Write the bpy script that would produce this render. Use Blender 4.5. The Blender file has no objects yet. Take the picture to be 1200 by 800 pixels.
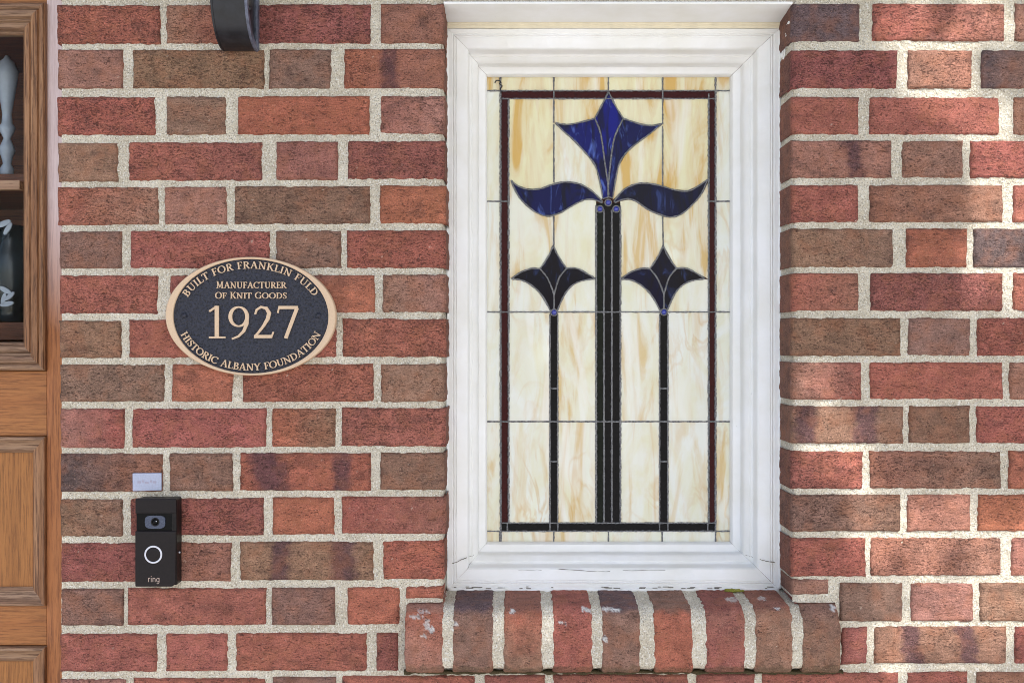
import bpy, bmesh, math, random
import numpy as np
from mathutils import Vector, Matrix

sc = bpy.context.scene
COL = sc.collection
random.seed(7)
S = 0.001275          # metres per photo pixel on the brick face
D = 1.6               # lens to brick face
CZ = 1.5              # lens height
PI = math.pi

# ------------------------------------------------------------------ camera
cam = bpy.data.cameras.new('camera')
cam.sensor_width = 36
cam.lens = 36 * D / (1200 * S)
cam.clip_start = 0.02
cam.clip_end = 500
co = bpy.data.objects.new('camera', cam)
co.location = (0, -D, CZ)
co.rotation_euler = (PI / 2, 0, 0)
COL.objects.link(co)
sc.camera = co

# ------------------------------------------------------------------ light
SUN_EL, SUN_AZ = math.radians(50), math.radians(24)      # azimuth measured from the wall's outward normal towards the right
SV = Vector((math.sin(SUN_AZ) * math.cos(SUN_EL), -math.cos(SUN_AZ) * math.cos(SUN_EL), math.sin(SUN_EL)))
w = bpy.data.worlds.new('World')
sc.world = w
w.use_nodes = True
nt = w.node_tree
nt.nodes.clear()
sky = nt.nodes.new('ShaderNodeTexSky')
sky.sky_type = 'NISHITA'
sky.sun_disc = False
sky.sun_elevation = SUN_EL
sky.sun_rotation = PI - SUN_AZ
sky.air_density = 1.0
sky.dust_density = 3.0
sky.ozone_density = 1.0
bg = nt.nodes.new('ShaderNodeBackground')
bg.inputs['Strength'].default_value = 0.15
wo = nt.nodes.new('ShaderNodeOutputWorld')
nt.links.new(sky.outputs[0], bg.inputs[0])
nt.links.new(bg.outputs[0], wo.inputs[0])
sl = bpy.data.lights.new('sun', 'SUN')
sl.energy = 2.9
sl.angle = math.radians(0.55)
sl.color = (1.0, 0.97, 0.92)
so = bpy.data.objects.new('sun', sl)
so.rotation_euler = SV.to_track_quat('Z', 'Y').to_euler()
so.location = SV * 20
COL.objects.link(so)
sc.view_settings.view_transform = 'Standard'
sc.view_settings.look = 'None'
sc.view_settings.gamma = 1
sc.view_settings.exposure = 1.03
sc.cycles.filter_width = 0.9

# ------------------------------------------------------------------ helpers
def at(px, py, d=0.0):
    """photo pixel -> world point on the plane that lies d metres behind the brick face"""
    k = (D + d) / D
    return Vector(((px - 600) * S * k, d, CZ + (400 - py) * S * k))

def lin(c):
    out = []
    for v in c[:3]:
        v = v / 255.0
        out.append(v / 12.92 if v <= 0.04045 else ((v + 0.055) / 1.055) ** 2.4)
    return out

def hsh(xi, yi, seed):
    h = (xi.astype(np.int64) * 374761393 + yi.astype(np.int64) * 668265263 + seed * 974711) & 0xffffffff
    h = ((h ^ (h >> 13)) * 1274126177) & 0xffffffff
    h = h ^ (h >> 16)
    return (h & 0xffff) / 65535.0

def vn(x, y, seed=0):
    x = np.asarray(x, float); y = np.asarray(y, float)
    xi = np.floor(x); yi = np.floor(y)
    fx = x - xi; fy = y - yi
    fx = fx * fx * (3 - 2 * fx); fy = fy * fy * (3 - 2 * fy)
    a = hsh(xi, yi, seed); b = hsh(xi + 1, yi, seed); c = hsh(xi, yi + 1, seed); d = hsh(xi + 1, yi + 1, seed)
    return (a * (1 - fx) + b * fx) * (1 - fy) + (c * (1 - fx) + d * fx) * fy - 0.5

def fbm(x, y, seed=0, o=3):
    r = 0; a = 1.0
    for k in range(o):
        r = r + a * vn(x * 2 ** k, y * 2 ** k, seed + k * 17)
        a *= 0.5
    return r

def link(name, me, parent=None):
    o = bpy.data.objects.new(name, me)
    COL.objects.link(o)
    if parent is not None:
        o.parent = parent
    return o

def thing(name, label, cat, loc=(0, 0, 0), group=None):
    o = bpy.data.objects.new(name, None)
    o.empty_display_size = 0.05
    COL.objects.link(o)
    o.location = loc
    o['label'] = label
    o['category'] = cat
    if group: o['group'] = group
    return o

def root_of(p):
    v = Vector((0, 0, 0))
    while p is not None:
        v += p.location
        p = p.parent
    return v

def np_mesh(name, verts, faces, mat, parent=None, cols=None, smooth=True, origin=None):
    """verts Nx3 world coordinates, faces Mx4; the object's origin goes to `origin` (world)"""
    verts = np.asarray(verts, float)
    if origin is None:
        origin = Vector(verts.mean(axis=0))
    me = bpy.data.meshes.new(name)
    v = verts - np.array(origin)
    n, m = len(v), len(faces)
    faces = np.asarray(faces, np.int32)
    me.vertices.add(n)
    me.vertices.foreach_set('co', v.astype(np.float32).ravel())
    me.loops.add(m * 4)
    me.loops.foreach_set('vertex_index', faces.ravel())
    me.polygons.add(m)
    me.polygons.foreach_set('loop_start', np.arange(m, dtype=np.int32) * 4)
    me.update(calc_edges=True)
    if smooth:
        me.polygons.foreach_set('use_smooth', np.ones(m, bool))
    if cols is not None:
        at_ = me.color_attributes.new('Col', 'FLOAT_COLOR', 'POINT')
        c = np.ones((n, 4), np.float32)
        c[:, :3] = cols
        at_.data.foreach_set('color', c.ravel())
    me.materials.append(mat)
    me.update()
    o = link(name, me, parent)
    o.location = Vector(origin) - (root_of(parent) if parent is not None else Vector((0, 0, 0)))
    return o

def grid_faces(nu, nv, flip=False):
    i, j = np.meshgrid(np.arange(nu - 1), np.arange(nv - 1), indexing='ij')
    a = (i * nv + j).ravel()
    f = np.stack([a, a + nv, a + nv + 1, a + 1], 1)
    return f[:, ::-1] if flip else f

def bm_obj(name, bm, mat, parent=None, bevel=0.0, smooth=False, origin=None, seg=2):
    """world-coordinate bmesh -> object with its origin at its centre"""
    if bevel > 0:
        bmesh.ops.bevel(bm, geom=list(bm.edges), offset=bevel, segments=seg, affect='EDGES', profile=0.5, clamp_overlap=True)
    bmesh.ops.recalc_face_normals(bm, faces=list(bm.faces))
    me = bpy.data.meshes.new(name)
    if origin is None:
        lo = Vector((min(v.co.x for v in bm.verts), min(v.co.y for v in bm.verts), min(v.co.z for v in bm.verts)))
        hi = Vector((max(v.co.x for v in bm.verts), max(v.co.y for v in bm.verts), max(v.co.z for v in bm.verts)))
        origin = (lo + hi) / 2
    origin = Vector(origin)
    for v in bm.verts: v.co -= origin
    bm.to_mesh(me); bm.free()
    me.materials.append(mat)
    if smooth:
        for p in me.polygons: p.use_smooth = True
    o = link(name, me, parent)
    o.location = origin - (root_of(parent) if parent is not None else Vector((0, 0, 0)))
    return o

def bm_box(bm, x0, x1, y0, y1, z0, z1):
    r = bmesh.ops.create_cube(bm, size=1)
    for v in r['verts']:
        v.co = Vector(((x0 + x1) / 2 + v.co.x * (x1 - x0), (y0 + y1) / 2 + v.co.y * (y1 - y0), (z0 + z1) / 2 + v.co.z * (z1 - z0)))
    return r['verts']

def box(name, x0, x1, y0, y1, z0, z1, mat, parent=None, bevel=0.001):
    bm = bmesh.new(); bm_box(bm, x0, x1, y0, y1, z0, z1)
    return bm_obj(name, bm, mat, parent, bevel)

def bm_prism(bm, pts, y0, y1):
    """pts: list of (x,z) world; solid between depths y0 (front) and y1"""
    f = [bm.verts.new((p[0], y0, p[1])) for p in pts]
    b = [bm.verts.new((p[0], y1, p[1])) for p in pts]
    n = len(pts)
    try:
        bm.faces.new(f); bm.faces.new(b[::-1])
    except ValueError:
        pass
    for i in range(n):
        j = (i + 1) % n
        bm.faces.new((f[i], b[i], b[j], f[j]))

def tube_pts(bm, pts, r, seg=6):
    """round bar along a list of Vector points"""
    rings = []
    n = len(pts)
    for i, p in enumerate(pts):
        t = (pts[min(i + 1, n - 1)] - pts[max(i - 1, 0)]).normalized()
        up = Vector((0, 1, 0)) if abs(t.y) < 0.9 else Vector((1, 0, 0))
        a = t.cross(up).normalized(); b = t.cross(a).normalized()
        rr = r[i] if isinstance(r, (list, tuple)) else r
        rings.append([bm.verts.new(p + a * rr * math.cos(2 * PI * k / seg) + b * rr * math.sin(2 * PI * k / seg)) for k in range(seg)])
    for i in range(n - 1):
        for k in range(seg):
            bm.faces.new((rings[i][k], rings[i][(k + 1) % seg], rings[i + 1][(k + 1) % seg], rings[i + 1][k]))
    bm.faces.new(rings[0][::-1]); bm.faces.new(rings[-1])

def lathe(bm, prof, c, seg=24, axis='Z'):
    """prof: (radius, height) list"""
    rings = []
    for r, h in prof:
        ring = []
        for k in range(seg):
            a = 2 * PI * k / seg
            if axis == 'Z': p = Vector((r * math.cos(a), r * math.sin(a), h))
            else: p = Vector((r * math.cos(a), h, r * math.sin(a)))
            ring.append(bm.verts.new(Vector(c) + p))
        rings.append(ring)
    for i in range(len(rings) - 1):
        for k in range(seg):
            bm.faces.new((rings[i][k], rings[i][(k + 1) % seg], rings[i + 1][(k + 1) % seg], rings[i + 1][k]))
    bm.faces.new(rings[0][::-1]); bm.faces.new(rings[-1])

def smooth_line(pts, n=4):
    """Catmull-Rom through 2-D points"""
    out = []
    P = [pts[0]] + list(pts) + [pts[-1]]
    for i in range(1, len(P) - 2):
        p0, p1, p2, p3 = P[i - 1], P[i], P[i + 1], P[i + 2]
        for k in range(n):
            t = k / n
            out.append(tuple(0.5 * (2 * p1[q] + (p2[q] - p0[q]) * t + (2 * p0[q] - 5 * p1[q] + 4 * p2[q] - p3[q]) * t * t
                                    + (3 * p1[q] - p0[q] - 3 * p2[q] + p3[q]) * t ** 3) for q in (0, 1)))
    out.append(tuple(pts[-1]))
    return out

# ------------------------------------------------------------------ materials
class NB:
    """tiny node builder"""
    def __init__(s, name):
        s.m = bpy.data.materials.new(name); s.m.use_nodes = True
        s.t = s.m.node_tree; s.t.nodes.clear()
        s.out = s.t.nodes.new('ShaderNodeOutputMaterial')
        s.b = s.t.nodes.new('ShaderNodeBsdfPrincipled')
        s.t.links.new(s.b.outputs[0], s.out.inputs[0])
    def n(s, ty, **kw):
        x = s.t.nodes.new(ty)
        for k, v in kw.items(): setattr(x, k, v)
        return x
    def set(s, sock, v):
        if isinstance(v, bpy.types.NodeSocket): s.t.links.new(v, sock)
        elif isinstance(v, (tuple, list)) and len(v) == 3 and sock.type == 'RGBA': sock.default_value = (*v, 1)
        else: sock.default_value = v
    def coord(s, scale=(1, 1, 1), rnd=True):
        tc = s.n('ShaderNodeTexCoord'); v = tc.outputs['Object']
        if rnd:
            oi = s.n('ShaderNodeObjectInfo'); mu = s.math('MULTIPLY', oi.outputs['Random'], 37.0)
            ad = s.n('ShaderNodeVectorMath', operation='ADD'); s.set(ad.inputs[0], v); s.set(ad.inputs[1], mu); v = ad.outputs[0]
        mp = s.n('ShaderNodeMapping'); s.set(mp.inputs['Vector'], v); mp.inputs['Scale'].default_value = scale
        return mp.outputs[0]
    def noise(s, vec, scale, detail=3, rough=0.55, dist=0.0):
        x = s.n('ShaderNodeTexNoise'); s.set(x.inputs['Vector'], vec)
        x.inputs['Scale'].default_value = scale; x.inputs['Detail'].default_value = detail
        x.inputs['Roughness'].default_value = rough; x.inputs['Distortion'].default_value = dist
        return x.outputs['Fac']
    def ramp(s, f, a, b, lo=0.0, hi=1.0):
        x = s.n('ShaderNodeMapRange'); s.set(x.inputs['Value'], f)
        x.inputs['From Min'].default_value = a; x.inputs['From Max'].default_value = b
        x.inputs['To Min'].default_value = lo; x.inputs['To Max'].default_value = hi
        return x.outputs[0]
    def math(s, op, a, b=0.5):
        x = s.n('ShaderNodeMath', operation=op); s.set(x.inputs[0], a); s.set(x.inputs[1], b); return x.outputs[0]
    def mix(s, f, a, b, mode='MIX'):
        x = s.n('ShaderNodeMix', data_type='RGBA', blend_type=mode)
        s.set(x.inputs[0], f); s.set(x.inputs[6], a); s.set(x.inputs[7], b); return x.outputs[2]
    def bump(s, h, strength=0.5, dist=0.001, normal=None):
        x = s.n('ShaderNodeBump'); s.set(x.inputs['Height'], h)
        s.set(x.inputs['Strength'], strength); x.inputs['Distance'].default_value = dist
        if normal is not None: s.set(x.inputs['Normal'], normal)
        return x.outputs[0]
    def done(s, col, rough=0.6, normal=None, **kw):
        s.set(s.b.inputs['Base Color'], col); s.set(s.b.inputs['Roughness'], rough)
        if normal is not None: s.set(s.b.inputs['Normal'], normal)
        for k, v in kw.items(): s.set(s.b.inputs[k.replace('_', ' ')], v)
        return s.m

def mat_brick():
    m = NB('fired clay brick')
    at_ = m.n('ShaderNodeVertexColor'); at_.layer_name = 'Col'
    v = m.coord()
    vs = m.coord((1, 1, 3.2))
    mott = m.ramp(m.noise(v, 55, 4, 0.6), 0.3, 0.7, 0.80, 1.20)
    grain = m.ramp(m.noise(v, 560, 2, 0.75), 0.3, 0.7, 0.66, 1.36)
    mu = m.math('MULTIPLY', mott, grain)
    c = m.mix(1.0, at_.outputs[0], mu, 'MULTIPLY')
    hue = m.noise(v, 38, 2, 0.6)
    c = m.mix(m.ramp(hue, 0.46, 0.66, 0, 0.30), c, lin((176, 112, 80)))
    vp = m.coord((1, 1, 2.3))
    pit = m.noise(vp, 250, 2, 0.7, 0.8)
    dens = m.ramp(m.noise(v, 45, 2), 0.35, 0.65, 0.05, -0.01)
    rg = m.n('ShaderNodeAttribute', attribute_type='OBJECT', attribute_name='rug').outputs['Fac']
    pit = m.math('SUBTRACT', pit, dens)
    pit = m.math('ADD', pit, m.ramp(rg, 0.2, 1.0, -0.028, 0.030))
    c = m.mix(m.ramp(pit, 0.56, 0.62, 0, 0.68), c, lin((70, 46, 42)))  # dark pits: iron specks plus crevice shade put into the colour
    lt = m.noise(v, 480, 2, 0.7)
    c = m.mix(m.ramp(lt, 0.60, 0.70, 0, 0.40), c, lin((214, 168, 148)))
    cr = m.noise(vs, 120, 4, 0.7, 0.9)
    h = m.math('ADD', m.math('MULTIPLY', cr, 1.0), m.math('MULTIPLY', grain, 0.40))
    h = m.math('SUBTRACT', h, m.math('MULTIPLY', m.ramp(pit, 0.54, 0.66), 0.6))
    return m.done(c, 0.85, m.bump(h, 1.0, 0.0034), Specular_IOR_Level=0.3)

def mat_mortar():
    m = NB('sandy lime mortar')
    v = m.coord(rnd=False)
    c = m.mix(m.ramp(m.noise(v, 22, 3), 0.35, 0.65), lin((210, 199, 178)), lin((228, 219, 200)))
    c = m.mix(m.ramp(m.noise(v, 7, 4, 0.65), 0.48, 0.68, 0, 0.55), c, lin((184, 174, 156)))
    g = m.noise(v, 430, 2, 0.7)
    c = m.mix(m.ramp(g, 0.54, 0.64, 0, 0.60), c, lin((140, 128, 110)))
    g2 = m.noise(v, 380, 2, 0.6)
    c = m.mix(m.ramp(g2, 0.54, 0.64, 0, 0.7), c, lin((246, 243, 236)))
    g3 = m.noise(v, 700, 1, 0.6)
    c = m.mix(m.ramp(g3, 0.64, 0.72, 0, 0.75), c, lin((80, 70, 60)))
    h = m.math('ADD', m.math('ADD', g, m.math('MULTIPLY', g2, 0.7)), m.math('MULTIPLY', m.noise(v, 150, 3, 0.6), 1.6))
    return m.done(c, 0.95, m.bump(h, 1.0, 0.0034), Specular_IOR_Level=0.15)

def mat_paint():
    m = NB('white gloss house paint')
    v = m.coord(rnd=False)
    lo = m.noise(v, 14, 4, 0.6)
    c = m.mix(m.ramp(lo, 0.35, 0.7), lin((240, 240, 240)), lin((232, 231, 226)))
    sp = m.noise(v, 160, 3, 0.7)
    c = m.mix(m.ramp(sp, 0.72, 0.78, 0, 0.35), c, lin((150, 145, 130)))
    # wood grain that runs through the paint, along x on the rails
    h = m.math('ADD', m.noise(m.coord((0.12, 1, 1.6), False), 210, 3, 0.6), m.math('MULTIPLY', sp, 0.35))
    return m.done(c, 0.5, m.bump(h, 0.28, 0.0010), Specular_IOR_Level=0.4)

def mat_simple(name, col, rough=0.5, metal=0.0, nscale=200, namp=0.12, bump=0.2, bdist=0.0006, spec=0.5, coat=0.0):
    m = NB(name)
    v = m.coord(rnd=False)
    n = m.noise(v, nscale, 3, 0.6)
    mu = m.ramp(n, 0.3, 0.7, 1 - namp, 1 + namp)
    c = m.mix(1.0, lin(col), mu, 'MULTIPLY')
    ro = m.ramp(n, 0.3, 0.7, max(0.03, rough - 0.08), min(1, rough + 0.08))
    return m.done(c, ro, m.bump(n, bump, bdist), Metallic=metal, Specular_IOR_Level=spec, Coat_Weight=coat)

def mat_wood(name, a, b, d, along='X', weather=0.0):
    m = NB(name)
    sc_ = {'X': (0.05, 1, 1), 'Z': (1, 1, 0.05)}[along]
    v = m.coord(sc_, False)
    g = m.noise(v, 330, 5, 0.75, 0.3)
    g2 = m.noise(v, 26, 4, 0.6, 0.5)
    c = m.mix(m.ramp(g2, 0.3, 0.7), lin(a), lin(b))
    c = m.mix(m.ramp(g, 0.46, 0.62, 0, 0.85), c, lin(d))
    if weather > 0:
        # bleached varnish: pale upper stile, warm below (the wood itself has faded)
        tc = m.n('ShaderNodeNewGeometry'); sx = m.n('ShaderNodeSeparateXYZ'); m.set(sx.inputs[0], tc.outputs['Position'])
        f = m.ramp(m.math('ADD', sx.outputs[2], m.math('MULTIPLY', m.noise(v, 9, 3), 0.16)), CZ + 0.08, CZ + 0.30, 0, weather)
        c = m.mix(f, c, m.mix(m.ramp(g, 0.4, 0.7), lin((226, 208, 207)), lin((202, 178, 176))))
    return m.done(c, 0.5, m.bump(g, 0.7, 0.0014), Specular_IOR_Level=0.35)

def mat_stream():
    """opalescent cream art glass with amber wisps; 'warm' and 'tilt' on the object steer it"""
    m = NB('cream opalescent art glass')
    w_ = m.n('ShaderNodeAttribute', attribute_type='OBJECT', attribute_name='warm').outputs['Fac']
    v = m.coord((1.0, 1, 0.16))
    v2 = m.coord((1.0, 1, 0.42))
    a = m.noise(v, 30, 5, 0.55, 1.3)
    b = m.noise(v2, 17, 4, 0.6, 1.6)
    c = m.mix(m.ramp(b, 0.40, 0.66), lin((226, 229, 224)), lin((220, 219, 196)))
    c = m.mix(m.math('MULTIPLY', m.ramp(a, 0.52, 0.64), m.ramp(w_, 0, 0.6, 0.22, 0.9)), c, lin((206, 172, 98)))
    r = m.math('ABSOLUTE', m.math('SUBTRACT', m.noise(v2, 15, 3, 0.5, 2.4), 0.5))
    wsp = m.math('MULTIPLY', m.ramp(r, 0.0, 0.07, 1, 0), m.ramp(m.noise(v2, 8, 2), 0.47, 0.66))
    c = m.mix(m.math('MULTIPLY', wsp, 0.5), c, lin((200, 156, 84)))
    c = m.mix(m.math('MULTIPLY', w_, 0.74), c, m.mix(m.ramp(a, 0.40, 0.62), lin((224, 216, 166)), lin((206, 166, 86))))
    wh = m.noise(v, 22, 3, 0.5, 1.0)
    c = m.mix(m.ramp(wh, 0.56, 0.66, 0, 0.55), c, lin((234, 233, 226)))
    h = m.noise(v2, 60, 3)
    return m.done(c, 0.22, m.bump(h, 0.25, 0.001), Specular_IOR_Level=0.25)

def mat_blue():
    m = NB('cobalt streaky art glass')
    w_ = m.n('ShaderNodeAttribute', attribute_type='OBJECT', attribute_name='bright').outputs['Fac']
    v = m.coord((1.0, 1, 0.35))
    a = m.noise(v, 60, 4, 0.6, 1.2)
    c = m.mix(w_, lin((13, 14, 28)), lin((16, 20, 116)))
    c = m.mix(m.math('MULTIPLY', m.ramp(a, 0.56, 0.70), m.ramp(w_, 0, 1, 0.18, 0.9)), c, lin((96, 122, 205)))
    b = m.noise(v, 34, 3, 0.6, 1.0)
    c = m.mix(m.ramp(b, 0.48, 0.58, 0, 0.8), c, lin((16, 13, 24)))
    return m.done(c, 0.14, m.bump(a, 0.2, 0.001), Specular_IOR_Level=0.12)

def mat_leaf():
    m = NB('green leaf')
    v = m.coord(rnd=False)
    n = m.noise(v, 6, 3)
    c = m.mix(m.ramp(n, 0.3, 0.7), lin((44, 70, 26)), lin((74, 100, 40)))
    return m.done(c, 0.55)

M = {}
M['brick'] = mat_brick()
M['mortar'] = mat_mortar()
M['paint'] = mat_paint()
M['stream'] = mat_stream()
M['blue'] = mat_blue()
M['maroon'] = mat_simple('maroon art glass', (58, 20, 20), 0.2, 0, 300, 0.25, 0.5, 0.001, 0.1)
M['black_glass'] = mat_simple('near black art glass', (20, 19, 20), 0.18, 0, 260, 0.3, 0.4, 0.001, 0.1)
M['green_glass'] = mat_simple('black green art glass', (22, 26, 20), 0.18, 0, 260, 0.3, 0.4, 0.001, 0.1)
M['lead'] = mat_simple('soldered lead came', (118, 118, 120), 0.5, 0.0, 420, 0.6, 1.0, 0.002)
M['gem'] = mat_simple('blue glass jewel', (46, 56, 150), 0.08, 0, 300, 0.2, 0.1, 0.0005, 0.8)
M['bronze'] = mat_simple('satin cast bronze', (206, 178, 148), 0.5, 0.0, 500, 0.08, 0.3, 0.0004)
M['navy'] = mat_simple('leathered dark enamel', (35, 37, 50), 0.30, 0.0, 300, 0.8, 1.0, 0.0034, 0.45)
M['bell_black'] = mat_simple('dark bronze plastic', (28, 23, 24), 0.40, 0.0, 300, 0.15, 0.15, 0.0006, 0.2)
M['bell_edge'] = mat_simple('worn dark plastic', (22, 19, 19), 0.4, 0.0, 120, 0.4, 0.2, 0.0006, 0.2)
M['gloss_black'] = mat_simple('gloss black plastic', (8, 8, 9), 0.12, 0, 300, 0.1, 0.02, 0.0006, 0.12)
M['lens_grey'] = mat_simple('blue grey lens housing', (58, 66, 86), 0.25, 0, 300, 0.1, 0.05)
M['chrome'] = mat_simple('silver ring', (206, 206, 214), 0.35, 0.1, 300, 0.05, 0.05)
M['plate'] = mat_simple('pale blue grey plate', (164, 170, 192), 0.4, 0.2, 420, 0.10, 0.4, 0.0006)
M['print'] = mat_simple('worn printed mark', (156, 152, 170), 0.5, 0, 300, 0.1, 0.05)
M['tan_mark'] = mat_simple('copper coloured mark', (168, 148, 138), 0.4, 0.2, 300, 0.1, 0.05)
M['iron'] = mat_simple('black painted iron', (28, 29, 34), 0.36, 0.1, 70, 0.45, 0.5, 0.001)
M['iron_edge'] = mat_simple('scuffed iron edge', (92, 96, 112), 0.4, 0.3, 90, 0.5, 0.5, 0.001)
M['oak_h'] = mat_wood('varnished oak rail', (176, 118, 68), (153, 95, 52), (114, 70, 38), 'X')
M['oak_v'] = mat_wood('varnished oak stile', (176, 114, 68), (154, 92, 54), (116, 68, 40), 'Z', 0.95)
M['oak_panel'] = mat_wood('varnished oak panel', (172, 116, 64), (148, 96, 50), (114, 72, 38), 'Z')
M['mould_v'] = mat_wood('weathered oak moulding upright', (176, 134, 98), (138, 94, 64), (80, 50, 34), 'Z')
M['mould_h'] = mat_wood('weathered oak moulding', (168, 138, 112), (132, 98, 74), (80, 54, 38), 'X')
M['dark_wood'] = mat_wood('dark interior timber', (128, 76, 50), (96, 54, 36), (60, 34, 24), 'X')
M['porcelain'] = mat_simple('pale glazed porcelain', (176, 184, 200), 0.2, 0, 60, 0.08, 0.1)
M['dark_vase'] = mat_simple('dark blue glaze', (34, 42, 50), 0.2, 0, 20, 0.4, 0.1)
M['leaf'] = mat_leaf()
M['bark'] = mat_simple('tree bark', (86, 72, 60), 0.9, 0, 30, 0.3, 0.8, 0.01)
M['moss'] = mat_simple('moss', (84, 76, 56), 0.95, 0, 700, 0.5, 1.0, 0.002, 0.1)
M['crack'] = mat_simple('open paint crack', (132, 128, 120), 0.9, 0, 400, 0.4, 0.3)

# ------------------------------------------------------------------ courses and bricks
CL = [(7,51),(59,103),(114,158),(168,212),(220,263),(272,314),(323,367),(376.5,418.5),(428,470),(479.5,524.5),(532,575.5),(585.5,628),(637,681),(690.5,732),(743,786),(796.5,840)]   # y at x=100
CM = [(5,50),(58,102.5),(113,156),(165.5,209),(218,261),(270.5,313),(322.5,365),(374,417.5),(427,470),(478.5,522),(531,573),(582,624),(634,678),(688,731),(742,785),(792,836)]       # x=500
CR = [(5,47.5),(59.5,103),(114.5,157),(165.5,207.5),(217.5,259.5),(268.5,312.5),(320.5,363.5),(373,416),(425,467),(476.5,518.5),(529,572),(580,621.5),(630.5,674),(683.5,727),(734.5,776.5),(788,831)] # x=1050
def course_y(c, x):
    if c < 0 or c > 15:
        b = 0 if c < 0 else 15
        y0, y1 = course_y(b, x)
        return y0 + (c - b) * 53.0, y1 + (c - b) * 53.0
    xs = (100, 500, 1050)
    return (float(np.interp(x, xs, (CL[c][0], CM[c][0], CR[c][0]))), float(np.interp(x, xs, (CL[c][1], CM[c][1], CR[c][1]))))

PAL = {'R': (172, 103, 90), 'D': (156, 95, 86), 'B': (148, 113, 98), 'O': (178, 108, 87), 'P': (171, 124, 108),
       'T': (158, 120, 100), 'U': (112, 91, 93), 'Y': (144, 110, 90), 'M': (162, 110, 95), 'K': (178, 122, 105)}
# (x0, x1, tones) : one letter = even tone, two = left > right, '|' = list of bands (centre fraction, half width) of purple; rug = crinkled face
ROWS = {
 0: [(69,187,'R',1),(195,270,'PR',.6),(278,434,'D',1),(447,520,'M',.4), (928,1007,'U',.3),(1023,1177,'RK',1),(1190,1268,'P',.5),(1279,1400,'R',1)],
 1: [(70,143,'P',.3),(156,309,'Y',.7),(316,387,'B',.6),(404,520,'OM|.45,.12',.5), (928,1051,'D',1),(1065,1139,'PK',.8),(1151,1228,'UP',.4),(1240,1398,'R',1)],
 2: [(69,181,'R',1),(195,264,'B',.6),(279,432,'O',.3),(446,520,'MP',.5), (928,1006,'R',.4),(1020,1171,'R',.6),(1189,1262,'P',.5),(1272,1400,'B',.6)],
 3: [(70,137,'T',.2),(151,306,'RD',.8),(324,395,'M',.5),(408,520,'D',1), (928,1044,'P|.62,.13',.4),(1058,1128,'T',.4),(1138,1290,'R',.9),(1300,1400,'O',.4)],
 4: [(70,185,'RP',.9),(193,265,'P',.4),(275,433,'Y',.7),(446,522,'O',.4), (928,1005,'R',.6),(1020,1175,'MP',.5),(1188,1262,'R',.6),(1272,1400,'D',1)],
 5: [(72,142,'B',.6),(153,315,'R',.7),(324,399,'B',.5),(407,522,'R',.8), (928,1046,'TB',.5),(1063,1133,'O',.2),(1142,1220,'U',.7),(1230,1388,'B',.5)],
 6: [(72,184,'R',1),(199,272,'D',.5),(282,439,'UO',.4),(449,522,'TP',.5), (928,1006,'RM',.5),(1021,1175,'D',1),(1188,1262,'R',.8),(1272,1400,'P',.4)],
 7: [(72,141,'T',.5),(152,308,'R',.4),(318,393,'R',.4),(402,522,'R',1), (928,1055,'Y',.6),(1065,1137,'B',.4),(1146,1300,'R',.9),(1312,1400,'B',.4)],
 8: [(73,192,'B',.7),(202,272,'O',.3),(285,437,'R',.9),(447,520,'T',.5), (928,1009,'PR',.5),(1020,1175,'R',.5),(1184,1262,'P',.5),(1272,1400,'R',.7)],
 9: [(73,145,'PR',.3),(155,311,'R',.7),(319,393,'OY',.7),(401,522,'R',.9), (928,1058,'T|.12,.13|.66,.16',.3),(1066,1136,'Y',.4),(1145,1300,'R',.8),(1312,1400,'M',.4)],
 10: [(73,190,'UM',.7),(199,272,'B',.6),(282,434,'O|.22,.18|.78,.09',.4),(446,520,'Y',.4), (928,1011,'DR',1),(1020,1173,'MB',.8),(1183,1262,'O',.4),(1272,1400,'R',.9)],
 11: [(73,143,'YB',.5),(153,308,'D',1),(320,391,'O',.2),(401,522,'RM',.3), (928,1055,'BY',.8),(1064,1137,'K',.4),(1147,1300,'O',.5),(1312,1400,'B',.4)],
 12: [(74,187,'D',.7),(196,270,'M',.5),(282,437,'T|.3,.1|.78,.13',.4),(449,520,'O',.6), (928,1014,'R',.6),(1021,1173,'KP',1),(1186,1262,'K',.5),(1272,1400,'R',.9)],
 13: [(74,144,'B',.4),(150,311,'R',.4),(319,392,'B',.4),(407,467,'O',.2), (985,1057,'B',.3),(1068,1140,'P',.4),(1149,1300,'T',.6),(1312,1400,'M',.4)],
 14: [(73,183,'R',.5),(195,266,'R',.4),(277,429,'R',.5),(442,466,'D',.4), (987,1016,'D',.4),(1025,1179,'T|.28,.11|.7,.09',.5),(1190,1262,'R',.6),(1272,1400,'B',.5)],
 15: [(73,147,'P',.3),(157,310,'R',.5),(320,393,'B',.3),(402,556,'R',.4),(568,638,'D',.3),(649,806,'D',.4),(817,884,'D',.3),(894,1052,'R',.4),(1064,1133,'R',.5),(1146,1300,'P',.6),(1312,1400,'D',.5)],
}
def filler(c, shift):
    row = []; x = 72; k = c
    L = 'RBDPRMOBRDT'
    while x < 1400:
        wd = (118 if (x == 72 and c % 2 == 0) else (72 if (x == 72) else (155 if k % 2 else 74)))
        row.append((x, min(x + wd, 1400), L[(k * 5 + c * 3) % 11], .5)); x += wd + 11; k += 1
    return row
for c in (-2, -1, 16, 17): ROWS[c] = filler(c, 0)
ROWS[-1] = [(70,145,'B',.4),(156,309,'R',.6),(320,392,'B',.5),(403,556,'D',.5),(568,640,'D',.3),(651,806,'D',.4),(818,888,'R',.4),(899,1050,'D',.5),(1062,1134,'R',.4),(1146,1300,'M',.5),(1312,1400,'D',.5)]

OPEN_L, OPEN_R = (520 - 600) * S, (928 - 600) * S          # window opening
STEP = 0.0020

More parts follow.
